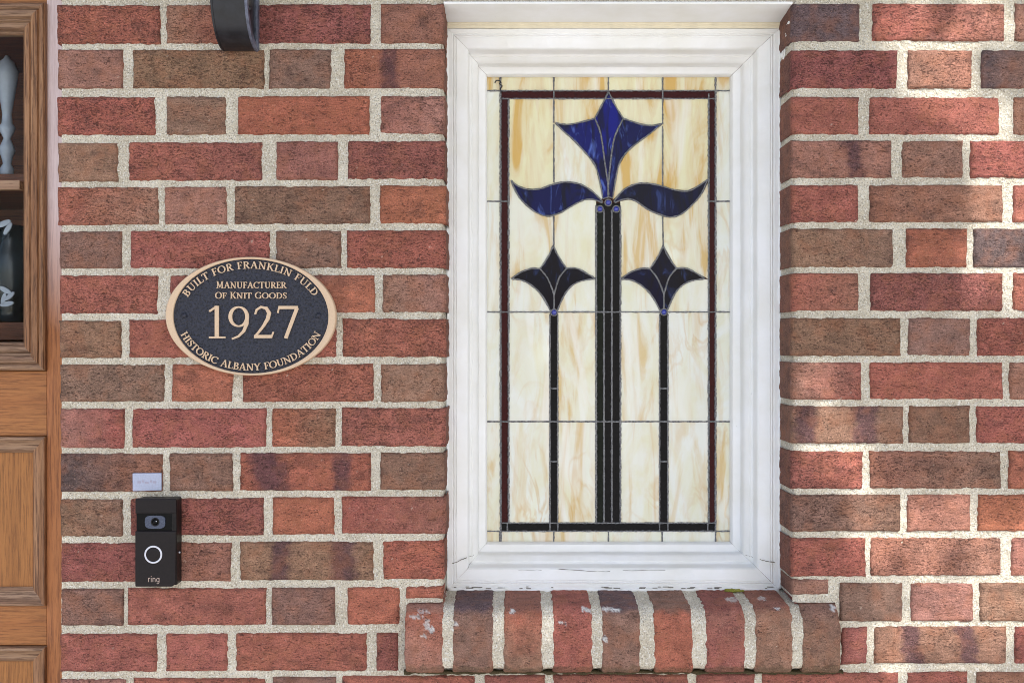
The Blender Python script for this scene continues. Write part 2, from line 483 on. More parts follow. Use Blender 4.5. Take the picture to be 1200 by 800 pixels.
def parse(t):
    parts = t.split('|')
    a = PAL[parts[0][0]]; b = PAL[parts[0][-1]]
    bands = [tuple(float(q) for q in p.split(',')) for p in parts[1:]]
    return np.array(lin(a)), np.array(lin(b)), bands

def brick_colours(U, V, wmm, hmm, tone, seed):
    """U,V in 0..1 over the face -> Nx3 colours of the fired clay"""
    ca, cb, bands = parse(tone)
    rs = np.random.RandomState(seed)
    X, Z = U * wmm, V * hmm
    f = np.clip(U * 1.2 - 0.1 + 0.35 * fbm(X / 30, Z / 18, seed), 0, 1)[..., None]
    c = ca * (1 - f) + cb * f
    j = 1 + rs.uniform(-.07, .07)
    c = c * j * (1 + 0.26 * fbm(X / 24, Z / 10, seed + 5))[..., None]
    c = c * np.array([1, 1 + rs.uniform(-.05, .07), 1 + rs.uniform(-.06, .06)])
    # scorched arrises
    e = np.minimum(np.minimum(X, wmm - X) / 7.0, np.minimum(Z, hmm - Z) / 4.0)
    e = np.clip(e + 0.9 * fbm(X / 9, Z / 9, seed + 9), 0, 1)[..., None]
    c = c * (0.80 + 0.20 * e)
    soot = np.clip((fbm(X / 30 + 9, Z / 14, seed + 14, 3) - rs.uniform(.22, .5)) * 3, 0, .32)[..., None]
    c = c * (1 - soot) + np.array(lin((78, 58, 54))) * soot
    fleck = np.clip((vn(X / 2.4, Z / 2.4, seed + 15) - .478) * 60, 0, 1)[..., None] * (rs.rand() > .45)
    c = c * (1 - fleck * .7) + np.array(lin((220, 206, 188))) * fleck * .7
    pu = np.array(lin((92, 64, 70)))
    for (bc, bw) in bands:
        d = np.abs(U - bc - (0.5 - V) * rs.uniform(-.04, .12) + 0.05 * fbm(X / 14, Z / 10, seed + 3)) / bw
        k = np.clip(1.5 - d * 1.5, 0, 0.95)[..., None]
        k = k * k * (3 - 2 * k) * .82
        c = c * (1 - k) + pu * k
    return c

def brick_height(X, Z, rug, seed):
    """relief of the face in mm, positive = proud"""
    wav = 3.0 * fbm(X / 16, Z / 12, seed + 30, 2)
    cr = fbm((X + wav * 2) / 7.5, (Z + wav) / 2.1, seed + 31, 2)
    ridg = 1.0 - np.abs(cr) * 3.2
    crease = -np.clip(ridg - 0.35, 0, 1) * 2.6 * rug * np.clip(0.6 + 1.6 * vn(X / 22, Z / 12, seed + 8), 0.1, 1)
    gouge = -np.clip((vn(X / 7, Z / 5, seed + 40) - .40) * 14, 0, 1) * 1.6
    return crease + gouge + 0.9 * fbm(X / 40, Z / 25, seed + 1, 2) + (0.8 + 0.7 * rug) * fbm(X / 6, Z / 2.8, seed + 2, 2) + 0.6 * vn(X / 2.2, Z / 2.2, seed + 4)

def make_brick(x0, x1, y0, y1, tone, rug, seed, parent, ret=None, name='brick', tilt=(0, 0)):
    """front grid + sides folded back. x,y in photo px on the wall plane. ret='L'/'R' = side with a visible return face"""
    e = 0.0010
    X0, X1 = (x0 - 600) * S - e, (x1 - 600) * S + e
    Z1, Z0 = CZ + (400 - y0) * S + e, CZ + (400 - y1) * S - e
    W, H = X1 - X0, Z1 - Z0
    nu, nv = max(6, int(W / STEP)), max(6, int(H / STEP))
    inframe = x1 > -40 and x0 < 1240 and y1 > -20 and y0 < 830
    if not inframe: nu, nv = max(6, nu // 4), max(5, nv // 4)
    back_l = [0.006, 0.024] if ret != 'L' else [0.004, 0.010, 0.02, 0.03, 0.045, 0.06, 0.09]
    back_r = [0.006, 0.024] if ret != 'R' else [0.004, 0.010, 0.016, 0.022, 0.028, 0.034, 0.04, 0.046, 0.052, 0.058, 0.064, 0.07, 0.076, 0.09]
    us = np.linspace(0, 1, nu); vs = np.linspace(0, 1, nv)
    bu = np.concatenate([back_l[::-1], np.zeros(nu), back_r]); uu = np.concatenate([np.zeros(len(back_l)), us, np.ones(len(back_r))])
    bv = np.concatenate([[0.024, 0.006], np.zeros(nv), [0.006, 0.024]]); vv = np.concatenate([[0, 0], vs, [1, 1]])
    U, V = np.meshgrid(uu, vv, indexing='ij'); BU, BV = np.meshgrid(bu, bv, indexing='ij')
    X, Z = U * W * 1000, V * H * 1000
    h = brick_height(X, Z, rug, seed)
    # rounded arrises with chips
    r = 3.2 + 1.2 * np.abs(fbm(X / 12, Z / 12, seed + 50, 2)) * 3
    dx = np.minimum(X, W * 1000 - X); dz = np.minimum(Z, H * 1000 - Z)
    rc = 4.5
    d = np.where((dx < rc) & (dz < rc), rc - np.sqrt((rc - dx) ** 2 + (rc - dz) ** 2), np.minimum(dx, dz))
    t = np.clip(1 - d / r, 0, 1.2)
    drop = r * (1 - np.sqrt(np.clip(1 - np.minimum(t, 1) ** 2, 0, 1))) * 0.9
    rs = np.random.RandomState(seed)
    y = -(h) * np.clip(d / 6 + .25, 0, 1) / 1000 + drop / 1000 - 0.0010 + rs.uniform(-.0006, .0006) + (U - .5) * rs.uniform(-.001, .001)
    back = np.maximum(BU, BV)
    fold = back > 0
    y = np.where(fold, np.maximum(y, 0.003) + back, y)
    # uneven outline
    ox = 1.1 * fbm(Z / 9 + 3, Z * 0 + seed, seed + 60, 3) * 1.3
    oz = 0.9 * fbm(X / 11 + 7, X * 0 + seed, seed + 61, 3) * 1.3
    sag = rs.uniform(-.7, .7)
    PX = X0 + (X + ox * np.clip(1 - dx / 9, 0, 1) + sag * (V - .5)) / 1000
    PZ = Z0 + (Z + oz * np.clip(1 - dz / 9, 0, 1) + rs.uniform(-.6, .6) * (U - .5)) / 1000
    if ret:
        rr = 1.2 * fbm(back * 1000 / 7 + 3, Z / 5, seed + 70, 3)
        m = (BU > 0)
        PX = np.where(m, PX + rr / 1000 * (1 if ret == 'R' else -1), PX)
    cols = brick_colours(U, V, W * 1000, H * 1000, tone, seed)
    if ret:
        k = np.clip(BU / 0.006, 0, 1)[..., None]
        side = np.array(lin((128, 88, 74))) * (1 + 0.3 * fbm(back * 1000 / 14, Z / 9, seed + 71))[..., None]
        cols = cols * (1 - k * .75) + side * k * .75
    P = np.stack([PX, y, PZ], -1).reshape(-1, 3)
    o = np_mesh(name, P, grid_faces(U.shape[0], U.shape[1], False), M['brick'], parent, cols.reshape(-1, 3),
                origin=Vector(((X0 + X1) / 2, 0.01, (Z0 + Z1) / 2)))
    o['rug'] = float(rug)
    return o

wall = thing('brick_wall', 'red and brown brick house wall with thick sandy joints around the leaded window', 'wall', (0, 0.02, 0))
RECTS = []
seed = 100
for c in sorted(ROWS):
    for (x0, x1, tone, rug) in ROWS[c]:
        xm = (x0 + x1) / 2
        y0, y1 = course_y(c, xm)
        ret = None
        if 0 <= c <= 12:
            if x0 == 928: ret = 'L'      # its left side is the right reveal of the opening
            if x1 in (520, 522): ret = 'R'
        if x0 in range(67, 76): x0 -= 1.8; ret = 'L'
        if c == -1: y1 = min(y1, 0.5); y0 = -50
        seed += 13
        make_brick(x0, x1, y0, y1, tone, rug, seed, wall, ret)
        RECTS.append((x0, x1, y0, y1))
# two cut slips that close the courses above the ends of the sill
for (x0, x1, y0, y1, tone) in ((476, 519, 687.5, 700.5, 'O'), (929, 971, 679.5, 696, 'P')):
    seed += 13
    make_brick(x0, x1, y0, y1, tone, .3, seed, wall, 'L' if x0 > 900 else None)
    RECTS.append((x0, x1, y0, y1))

# ------------------------------------------------------------------ mortar
def mortar_front():
    st = 0.0021
    xa, xb = (71.5 - 600) * S, (1402 - 600) * S
    za, zb = CZ + (400 - 952) * S, CZ + (400 + 108) * S
    nx, nz = int((xb - xa) / st), int((zb - za) / st)
    xs = np.linspace(xa, xb, nx); zs = np.linspace(za, zb, nz)
    X, Z = np.meshgrid(xs, zs, indexing='ij')
    # snap the sheet to the opening's edges
    y = 0.0023 + (1.7 * fbm(X * 1000 / 5.5, Z * 1000 / 5.5, 901, 3) + 1.0 * fbm(X * 1000 / 38, Z * 1000 / 30, 902, 2) + 0.5 * vn(X * 1000 / 2.2, Z * 1000 / 2.2, 903)) / 1000
    cx, cz = 0.5 * (xs[1:] + xs[:-1]), 0.5 * (zs[1:] + zs[:-1])
    CX, CZc = np.meshgrid(cx, cz, indexing='ij')
    keep = np.ones(CX.shape, bool)
    for (x0, x1, y0, y1) in RECTS:
        a, b = (x0 - 600) * S + 0.007, (x1 - 600) * S - 0.007
        c_, d_ = CZ + (400 - y1) * S + 0.007, CZ + (400 - y0) * S - 0.007
        keep &= ~((CX > a) & (CX < b) & (CZc > c_) & (CZc < d_))
    zt = CZ + (400 - 3) * S; zs_ = CZ + (400 - 709) * S
    keep &= ~((CX > OPEN_L - 0.002) & (CX < OPEN_R + 0.002) & (CZc < zt) & (CZc > zs_))
    # behind the projecting sill
    keep &= ~((CX > (480 - 600) * S) & (CX < (980 - 600) * S) & (CZc < CZ + (400 - 706) * S) & (CZc > CZ + (400 - 782) * S))
    # coarse outside the picture would be fine too; the count stays small because covered cells are dropped
    edge = (X < OPEN_R + 0.012) & (X > OPEN_R - 0.004)
    t = np.clip((OPEN_R + 0.012 - X) / 0.012, 0, 1)
    y = np.where(edge, y + 0.006 * t ** 2, y)
    edge = (X > OPEN_L - 0.012) & (X < OPEN_L + 0.004)
    t = np.clip((X - OPEN_L + 0.012) / 0.012, 0, 1)
    y = np.where(edge, y + 0.005 * t ** 2, y)
    P = np.stack([X, y, Z], -1).reshape(-1, 3)
    F = grid_faces(nx, nz)[keep.ravel()]
    used = np.unique(F); mp = -np.ones(len(P), np.int64); mp[used] = np.arange(len(used))
    return P[used], mp[F]
def reveal(xe, sgn):
    ys = np.linspace(0.004, 0.10, 40); zs = np.linspace(CZ + (400 - 700) * S, CZ + 397 * S, 480)
    Y, Z = np.meshgrid(ys, zs, indexing='ij')
    X = xe + sgn * (0.0012 + 0.0011 * fbm(Y * 1000 / 6, Z * 1000 / 5, 911, 3) + 0.005 * np.clip((0.012 - Y) / 0.012, 0, 1) ** 2 * 0.6)
    return np.stack([X, Y, Z], -1).reshape(-1, 3), grid_faces(40, 480, sgn > 0)
PA, FA = mortar_front()
P1, F1 = reveal(OPEN_R, 1); P2, F2 = reveal(OPEN_L, -1)
P = np.concatenate([PA, P1, P2]); F = np.concatenate([FA, F1 + len(PA), F2 + len(PA) + len(P1)])
np_mesh('mortar', P, F, M['mortar'], wall)

# solid masonry behind the facing and beyond the picture
def mat_far():
    m = NB('plain brickwork beyond')
    tc = m.n('ShaderNodeNewGeometry'); mp = m.n('ShaderNodeMapping'); m.set(mp.inputs['Vector'], tc.outputs['Position'])
    mp.inputs['Rotation'].default_value = (-PI / 2, 0, 0)
    mp.inputs['Location'].default_value = (0.05, -0.0473, 0)
    b = m.n('ShaderNodeTexBrick'); m.set(b.inputs['Vector'], mp.outputs[0])
    b.inputs['Color1'].default_value = (*lin((160, 94, 82)), 1); b.inputs['Color2'].default_value = (*lin((134, 96, 84)), 1)
    b.inputs['Mortar'].default_value = (*lin((206, 197, 180)), 1)
    b.inputs['Scale'].default_value = 1.0; b.inputs['Brick Width'].default_value = 0.21; b.inputs['Row Height'].default_value = 0.06764
    b.inputs['Mortar Size'].default_value = 0.006
    b.inputs['Mortar Smooth'].default_value = 0.1; b.offset = 0.37
    n1 = m.noise(tc.outputs['Position'], 300, 3, 0.7); n2 = m.noise(tc.outputs['Position'], 12, 3)
    c = m.mix(1.0, b.outputs['Color'], m.math('MULTIPLY', m.ramp(n1, .3, .7, .7, 1.25), m.ramp(n2, .3, .7, .75, 1.15)), 'MULTIPLY')
    h = m.math('SUBTRACT', m.math('MULTIPLY', n1, .6), b.outputs['Fac'])
    return m.done(c, 0.9, m.bump(h, .8, .004))
bm = bmesh.new()
ZT, ZB = CZ + 398 * S, CZ + (400 - 702) * S
XE, XW = 3.0, (71 - 600) * S
bm_box(bm, OPEN_R + 0.006, XE, 0.008, 0.30, 0, ZT)
bm_box(bm, XW, OPEN_L - 0.006, 0.008, 0.30, 0, ZT)
bm_box(bm, OPEN_L - 0.006, OPEN_R + 0.006, 0.008, 0.30, 0, ZB - 0.012)
bm_box(bm, XW, XE, 0.008, 0.30, ZT, 3.2)
bm_box(bm, -1.605, XW, 0.008, 0.30, 2.165, 3.2)
bm_box(bm, -3.4, -1.605, 0.008, 0.30, 0, 3.2)
bm_obj('masonry_core', bm, mat_far(), wall)

# ------------------------------------------------------------------ sill of bullnosed bricks on edge
sill = thing('window_sill', 'projecting sill of nine rounded bricks on edge below the white window frame', 'window sill', (0.16, 0.02, CZ - 0.49))
SP = [(0.086, -0.3860), (0.0, -0.3915), (-0.006, -0.3925), (-0.013, -0.3965), (-0.0195, -0.4025), (-0.0235, -0.410), (-0.0255, -0.419), (-0.026, -0.430), (-0.026, -0.476), (-0.0245, -0.4835), (-0.020, -0.4875), (-0.010, -0.4890), (0.03, -0.4890)]
def sill_profile(step=0.0025):
    out = []; nr = []
    for i in range(len(SP) - 1):
        a, b = np.array(SP[i]), np.array(SP[i + 1]); L = np.linalg.norm(b - a); n = max(1, int(L / step))
        nn = np.array([-(b - a)[1] * -1, (b - a)[0] * -1]) / L
        for k in range(n):
            out.append(a + (b - a) * k / n); nr.append(nn)
    out.append(np.array(SP[-1])); nr.append(nr[-1])
    out = np.array(out); nr = np.array(nr)
    k = np.ones(5) / 5
    for q in (0, 1):
        nr[:, q] = np.convolve(np.pad(nr[:, q], 2, mode='edge'), k, 'valid')
    s = np.concatenate([[0], np.cumsum(np.linalg.norm(np.diff(out, axis=0), axis=1))])
    return out, nr, s
PR, NR, SL = sill_profile()
# outward normal check: at the flat front the normal must point to -y
if NR[len(NR) // 2][0] > 0: NR = -NR
KF = (D - 0.026) / D
sill_spec = [(475, 519, 'OP', 'P'), (531, 577.5, 'B', 'U'), (590.5, 635, 'OT', 'M'), (648.5, 694, 'R', 'R'), (706, 750, 'B', 'U'),
             (767, 811.5, 'O', 'B'), (827.5, 873, 'MD', 'D'), (885.5, 928.5, 'T', 'M'), (941, 985, 'BY', 'B')]
splash = [(488, 722, 7, 3), (496, 716, 6, 3), (500, 732, 4, 7), (505, 738, 4, 4), (686, 713, 6, 3), (692, 716, 4, 2), (712, 713, 8, 2.5), (722, 714.5, 6, 2), (658, 729, 3, 2), (663, 730, 2.5, 2), (709, 748, 3.5, 3),
          (600, 716, 3, 3), (858, 702, 7, 3.5), (893, 701, 5, 2.5), (976, 712, 3.5, 4), (534, 731, 2.5, 2), (497, 745, 3, 2), (911, 712, 3, 2)]
for i, (xa, xb, tone, top) in enumerate(sill_spec):
    sd = 7000 + i * 31
    X0, X1 = (xa - 600) * S * KF - .0006, (xb - 600) * S * KF + .0006
    W = X1 - X0; nu = int(W / 0.0022)
    us = np.concatenate([[0, 0], np.linspace(0, 1, nu), [1, 1]]); inn = np.concatenate([[0.02, 0.005], np.zeros(nu), [0.005, 0.02]])
    U, J = np.meshgrid(us, np.arange(len(SL)), indexing='ij'); IN, _ = np.meshgrid(inn, np.arange(len(SL)), indexing='ij')
    X = U * W * 1000; T = SL[J] * 1000
    h = 0.9 * fbm(X / 22, T / 22, sd, 2) + 0.9 * fbm(X / 5, T / 5, sd + 1, 3) + .4 * vn(X / 2.3, T / 2.3, sd + 2)
    dx = np.minimum(X, W * 1000 - X); t = np.clip(1 - dx / 3.2, 0, 1)
    drop = 3.2 * (1 - np.sqrt(1 - t ** 2)) * .8
    h = (h - drop) / 1000 - IN
    PXx = X0 + (X + 1.4 * fbm(T / 11, T * 0 + sd, sd + 5, 3) * np.clip(1 - dx / 9, 0, 1) * 1.4) / 1000
    PY = PR[J][..., 0] + NR[J][..., 0] * h; PZ = CZ + PR[J][..., 1] + NR[J][..., 1] * h
    V = np.clip(1 - (T - 80) / 110.0, 0, 1)
    ca, cb, _ = parse(tone)
    ct = np.array(lin(PAL[top[0]])) * .9
    f = np.clip(V * 1.2 - .1 + .5 * fbm(X / 20, T / 20, sd + 8), 0, 1)[..., None]
    c = cb * (1 - f) + ca * f
    topness = np.clip((108 - T + 9 * fbm(X / 14, T / 14, sd + 9)) / 9, 0, 1)[..., None]
    c = (c * (1 - topness) + ct * topness) * (1 + .3 * fbm(X / 16, T / 16, sd + 10))[..., None]
    # dried paint splashes; position compared on the face itself
    kk = (D + PY) / D
    ppx = 600 + PXx / S / kk; ppy = 400 - (PZ - CZ) / S / kk
    wn = 0.9 * fbm(X / 2.6, T / 2.6, sd + 12, 2)
    for (sx, sy, rx, ry) in splash:
        q = ((ppx - sx) / rx) ** 2 + ((ppy - sy) / ry) ** 2 + wn * 2.2
        k = (np.clip((1.0 - q) * 3, 0, 1) * .85)[..., None]
        c = c * (1 - k) + np.array(lin((222, 222, 220))) * k
    # a film of algae along the bottom edge
    k = (np.clip((T - 184 + 7 * fbm(X / 9, T / 9, sd + 13)) / 5, 0, .55))[..., None]
    c = c * (1 - k) + np.array(lin((92, 78, 58))) * k
    P = np.stack([PXx, PY, PZ], -1).reshape(-1, 3)
    np_mesh('brick', P, grid_faces(U.shape[0], U.shape[1]), M['brick'], sill, c.reshape(-1, 3), origin=Vector(((X0 + X1) / 2, 0.02, CZ - 0.44)))
# sill mortar: one bed following the same profile a little lower, wandering joints
X0, X1 = (477 - 600) * S * KF, (983 - 600) * S * KF
nu = int((X1 - X0) / 0.0026)
U, J = np.meshgrid(np.linspace(0, 1, nu), np.arange(len(SL)), indexing='ij')
X = X0 * 1000 + U * (X1 - X0) * 1000; T = SL[J] * 1000
h = (-1.6 + 1.7 * fbm(X / 6, T / 6, 77, 3) + .5 * vn(X / 2.2, T / 2.2, 78)) / 1000 - np.clip((T - 183) / 10, 0, 1) * .004
endin = np.clip(np.abs(U - .5) * 2 - .985, 0, 1) / .015 * 0.004
P = np.stack([X / 1000, PR[J][..., 0] + NR[J][..., 0] * (h - endin), CZ + PR[J][..., 1] + NR[J][..., 1] * (h - endin)], -1).reshape(-1, 3)
np_mesh('mortar', P, grid_faces(nu, len(SL)), M['mortar'], sill)
# moss line in the joint under the sill and a tuft against the frame
ms = []
n = 240
xs = np.linspace((474 - 600) * S, (986 - 600) * S, n)
A = np.linspace(0, 2 * PI, 9)[:-1]
Xg, Ag = np.meshgrid(xs, A, indexing='ij')
rad = 0.0028 + 0.0022 * fbm(Xg * 1000 / 9, Ag * 0, 31, 3)
P = np.stack([Xg, -0.004 - np.cos(Ag) * rad * 2.2, CZ - 0.4915 + np.sin(Ag) * rad + 0.0012 * vn(Xg * 1000 / 12, Ag * 0, 33)], -1).reshape(-1, 3)
i_, j_ = np.meshgrid(np.arange(n - 1), np.arange(8), indexing='ij')
F = np.stack([i_ * 8 + j_, (i_ + 1) * 8 + j_, (i_ + 1) * 8 + (j_ + 1) % 8, i_ * 8 + (j_ + 1) % 8], -1).reshape(-1, 4)
mo = np_mesh('moss', P, F, M['moss']); mo['kind'] = 'stuff'; mo['label'] = 'thin line of dark moss in the joint below the brick sill'; mo['category'] = 'moss'
bm = bmesh.new()
for (px, py, r) in ((853, 692.5, .0042), (857, 693.5, .0048), (862, 692.5, .0045), (866, 691.5, .0036), (870, 691, .0025), (860, 694.5, .004)):
    p = at(px, py, 0.062)
    r_ = bmesh.ops.create_icosphere(bm, subdivisions=2, radius=r)
    for v in r_['verts']:
        k = 1 + .35 * math.sin(v.co.x * 2900 + v.co.z * 2300 + px)
        v.co = Vector((p.x + v.co.x * 1.5 * k, p.y + v.co.y * k, CZ - 0.3862 + v.co.z * .55 * k))
mt = mat_simple('bright moss', (150, 150, 70), 0.95, 0, 800, .4, 1.0, .002, .1)
o = bm_obj('moss', bm, mt, smooth=True); o['kind'] = 'stuff'; o['label'] = 'small yellow green moss tuft on the sill against the frame'; o['category'] = 'moss'

# ------------------------------------------------------------------ window
win = thing('leaded_window', 'tall stained glass window with blue tulip flowers in a white moulded wooden frame', 'window', (0.158, 0.14, CZ - 0.39))
GD = 0.150
GX0, GX1 = 0.158 - 0.1985, 0.158 + 0.1975
GZ0, GZ1 = CZ - 0.3262, CZ + 0.4310
OX0, OX1 = OPEN_L + .0005, OPEN_R - .0005
OZ0, OZ1 = CZ - 0.3875, CZ + 0.4880
# profile: (fraction of face width from outside to inside, depth)
PROF = [(0, .110), (0, .072), (.015, .0700), (.13, .0705), (.15, .0722), (.17, .0722), (.19, .0705), (.205, .0722), (.225, .0722), (.245, .0712), (.50, .0765), (.53, .0785), (.545, .0815), (.548, .100), (.56, .1025),
        (.60, .1045), (.64, .104), (.70, .1075), (.755, .112), (.77, .115), (.775, .131), (.79, .1325), (.90, .1345), (.955, .1360), (.985, .139), (1.0, .144), (1.0, .160)]
def member(side):
    """one mitred length of moulding"""
    outer = {'L': OX0, 'R': OX1, 'T': OZ1, 'B': OZ0}; inner = {'L': GX0, 'R': GX1, 'T': GZ1, 'B': GZ0}
    g = 0.0002
    P = []; n = len(PROF)
    NS = 60
    for k in range(NS):
        t = k / (NS - 1)
        for (f, d) in PROF:
            c = {q: outer[q] + (inner[q] - outer[q]) * f for q in 'LRTB'}
            j = 0.0006 * float(vn(t * 30 + f * 3, f * 9 + ord(side), 5)) if 0 < f < 1 else 0
            if side in 'LR':
                z0, z1 = c['B'] + g, c['T'] - g
                P.append((c[side] + j, d + j * .5, z0 + (z1 - z0) * t))
            else:
                x0, x1 = c['L'] + g, c['R'] - g
                P.append((x0 + (x1 - x0) * t, d + j * .5, c[side] + j))
    F = grid_faces(NS, n, side in 'LT')
    o = np_mesh({'L': 'jamb', 'R': 'jamb', 'T': 'head', 'B': 'bottom_rail'}[side], P, F, M['paint'], win, smooth=True)
    me = o.data
    # keep the arrises of the moulding crisp
    for p in me.polygons: p.use_smooth = True
    try: me.set_sharp_from_angle(angle=math.radians(28))
    except Exception: pass
    return o
for s in 'LRTB': member(s)
# soffit board that lines the top of the opening out to the brick face, with its cove
ZS = CZ + 0.5030
def long_member(name, prof, mat):
    bm = bmesh.new()
    v0 = [bm.verts.new((OX0 - .0005, y, z)) for y, z in prof]; v1 = [bm.verts.new((OX1 + .001, y, z)) for y, z in prof]
    bm.faces.new(v0); bm.faces.new(v1[::-1])
    for k in range(len(prof)):
        q = (k + 1) % len(prof); bm.faces.new((v0[k], v0[q], v1[q], v1[k]))
    bm_obj(name, bm, mat, win, .0006)
long_member('soffit_board', [(-.003, ZS + .0035), (-.003, ZS), (0.066, ZS - .0062), (0.110, ZS - .0062), (0.110, ZS + .0035)], M['paint'])
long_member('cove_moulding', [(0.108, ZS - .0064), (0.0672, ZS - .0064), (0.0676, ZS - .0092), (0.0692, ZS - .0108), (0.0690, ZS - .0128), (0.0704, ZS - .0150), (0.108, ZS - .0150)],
            mat_simple('warm bounce tinted paint', (226, 216, 190), .5, 0, 60, .06, .3))  # tan line and yellow cast of bounced light put into the paint colour
# caulk and slopped paint between frame and brick
def bead(p0, p1, r, sd, n=90, ry=1.0):
    bm = bmesh.new(); pts = []; rr = []
    for k in range(n):
        t = k / (n - 1); p = p0.lerp(p1, t)
        j = float(fbm(np.array(t * 40.), np.array(sd * 1.), sd, 3)); j2 = float(fbm(np.array(t * 30.), np.array(sd * 2.), sd + 4, 3))
        pts.append(p + Vector((j * r * .8 if abs(p1.z - p0.z) > .1 else 0, j2 * r * .5, j * r * .8 if abs(p1.x - p0.x) > .1 else 0)))
        rr.append(r * (1 + j2 * 1.1))
    tube_pts(bm, pts, rr, 7)
    return bm_obj('caulk', bm, M['paint'], win, smooth=True)
bead(Vector((OX0 + .000, .070, OZ0 + .003)), Vector((OX0 + .000, .070, OZ1 - .004)), .0022, 3)
bead(Vector((OX1 - .000, .070, OZ0 + .003)), Vector((OX1 - .000, .070, OZ1 - .004)), .0026, 4)
bead(Vector((OX0 + .002, .071, CZ - .3872)), Vector((OX1 - .002, .071, CZ - .3872)), .0030, 6)
# slop of paint at the top right corner of the opening
bm = bmesh.new()
for k in range(60):
    t = (k % 30) / 29
    p = Vector((OPEN_R + .0002 + random.uniform(-.0004, .0004), .012 + .055 * t * random.uniform(.5, 1.1), CZ + .495 - .055 * t + random.uniform(-.006, .006)))
    r_ = bmesh.ops.create_icosphere(bm, subdivisions=2, radius=random.uniform(.0012, .0036))
    for v in r_['verts']: v.co = Vector((v.co.x * .22, v.co.y * 2.2, v.co.z * 1.5)) + p
bm_obj('paint_smear', bm, M['paint'], win, smooth=True)
# paint cracks at the lower mitres and along the rail
def crack(pts, d, r=.00035):
    bm = bmesh.new(); L = []
    for i in range(len(pts) - 1):
        for k in range(6):
            t = k / 6
            L.append(at(pts[i][0] + (pts[i + 1][0] - pts[i][0]) * t + random.uniform(-.5, .5), pts[i][1] + (pts[i + 1][1] - pts[i][1]) * t + random.uniform(-.5, .5), d))
    tube_pts(bm, L, [r * random.uniform(.5, 1.5) for _ in L], 5)
    bm_obj('paint_crack', bm, M['crack'], win)
crack([(530, 660), (540, 656), (549, 652)], .0703, .0005)
crack([(549, 652), (556, 650)], .0762, .0003)
crack([(891, 655), (898, 657), (910, 659)], .0703, .0006)
crack([(874, 650), (884, 653)], .0765, .0004)
crack([(608, 667), (640, 667.5)], .0716, .0003)
crack([(655, 666.5), (690, 669), (720, 669)], .0716, .0004)
crack([(730, 668), (790, 667.5)], .0716, .0003)
bm = bmesh.new()
for i in range(30):
    p = at(530 + random.random() * 375, 688.5 + random.uniform(-1.0, 1.0), .0675)
    bm_box(bm, p.x, p.x + random.uniform(.003, .012), p.y, p.y + .004, p.z, p.z + random.uniform(.0004, .0010))
bm_obj('paint_crack', bm, M['crack'], win)

# ---- the glass
def pane(name, pts, mat, d=GD, th=0.004, **props):
    bm = bmesh.new()
    w_ = [at(x, y, d) for x, y in pts]
    bm_prism(bm, [(p.x, p.z) for p in w_], d, d + th)
    o = bm_obj(name, bm, mat, win)
    for k, v in props.items(): o[k] = v
    return o
def rect(x0, y0, x1, y1): return [(x0, y0), (x1, y0), (x1, y1), (x0, y1)]
LW = 0.00140
def came(pts, r=LW, d=GD - .0004, curve=False):
    P2 = smooth_line(pts, 4) if curve else None
    if P2 is None:
        P2 = []
        for i in range(len(pts) - 1):
            a, b = pts[i], pts[i + 1]; n = max(2, int(math.hypot(b[0] - a[0], b[1] - a[1]) / 2.2))
            P2 += [(a[0] + (b[0] - a[0]) * k / n, a[1] + (b[1] - a[1]) * k / n) for k in range(n)]
        P2.append(pts[-1])
    bm = bmesh.new()
    tube_pts(bm, [at(x + random.uniform(-.12, .12), y + random.uniform(-.12, .12), d) for x, y in P2], [r * random.uniform(.72, 1.3) for _ in P2], 6)
    return bm_obj('lead_came', bm, M['lead'], win, smooth=True)

xL, xa, xb, xc, xR = 587, 596, 649, 776.5, 838.5
xd = 830.5
X_0, X_1, Y_0, Y_1 = 568, 857, 88, 638
# border strips outside the dark line
for (a, b, wm) in ((X_0, 586, .7), (586, 649, .9), (649, 713, .8), (713, 776.5, .9), (776.5, 838.5, .9), (838.5, X_1, .7)):
    pane('glass_pane', rect(a, Y_0, b, 106.5), M['stream'], warm=wm)
for (a, b, wm) in ((X_0, 586, .3), (586, 649, .2), (649, 713, .35), (713, 776, .1), (776, 838.5, .0), (838.5, X_1, .1)):
    pane('glass_pane', rect(a, 622, b, Y_1), M['stream'], warm=wm)
for (a, b, wm) in ((106.5, 236, .12), (236, 365, .05), (365, 494, .0), (494, 622, .25)):
    pane('glass_pane', rect(X_0, a, xL, b), M['stream'], warm=wm)
    pane('glass_pane', rect(xR, a, X_1, b), M['stream'], warm=wm + .05)
    pane('maroon_pane', rect(xL, a if a > 110 else 116, xa, min(b, 612.5)), M['maroon'])
    pane('maroon_pane', rect(xd, a if a > 110 else 116, xR, min(b, 612.5)), M['maroon'])
for (a, b) in ((587, 649), (649, 776.5), (776.5, 838.5)):
    pane('maroon_pane', rect(a, 106.5, b, 116), M['maroon'])
for (a, b) in ((587, 594), (594, 644.5), (653.5, 773), (782.5, 829), (829, 838.5)):
    pane('dark_pane', rect(a, 612.5, b, 622), M['black_glass'])
# centre stem: three strips in three lengths
for (a, b) in ((698.5, 708), (708, 717), (717, 727)):
    for (t, u) in ((238, 365), (365, 494), (494, 612.5)):
        pane('stem_pane', rect(a, t, b, u), M['green_glass'] if a < 700 else M['black_glass'])
for (a, b) in ((644.5, 653.5), (773, 782.5)):
    for (t, u) in ((366, 455), (455, 540), (540, 622)):
        pane('stem_pane', rect(a, t, b, u), M['black_glass'])
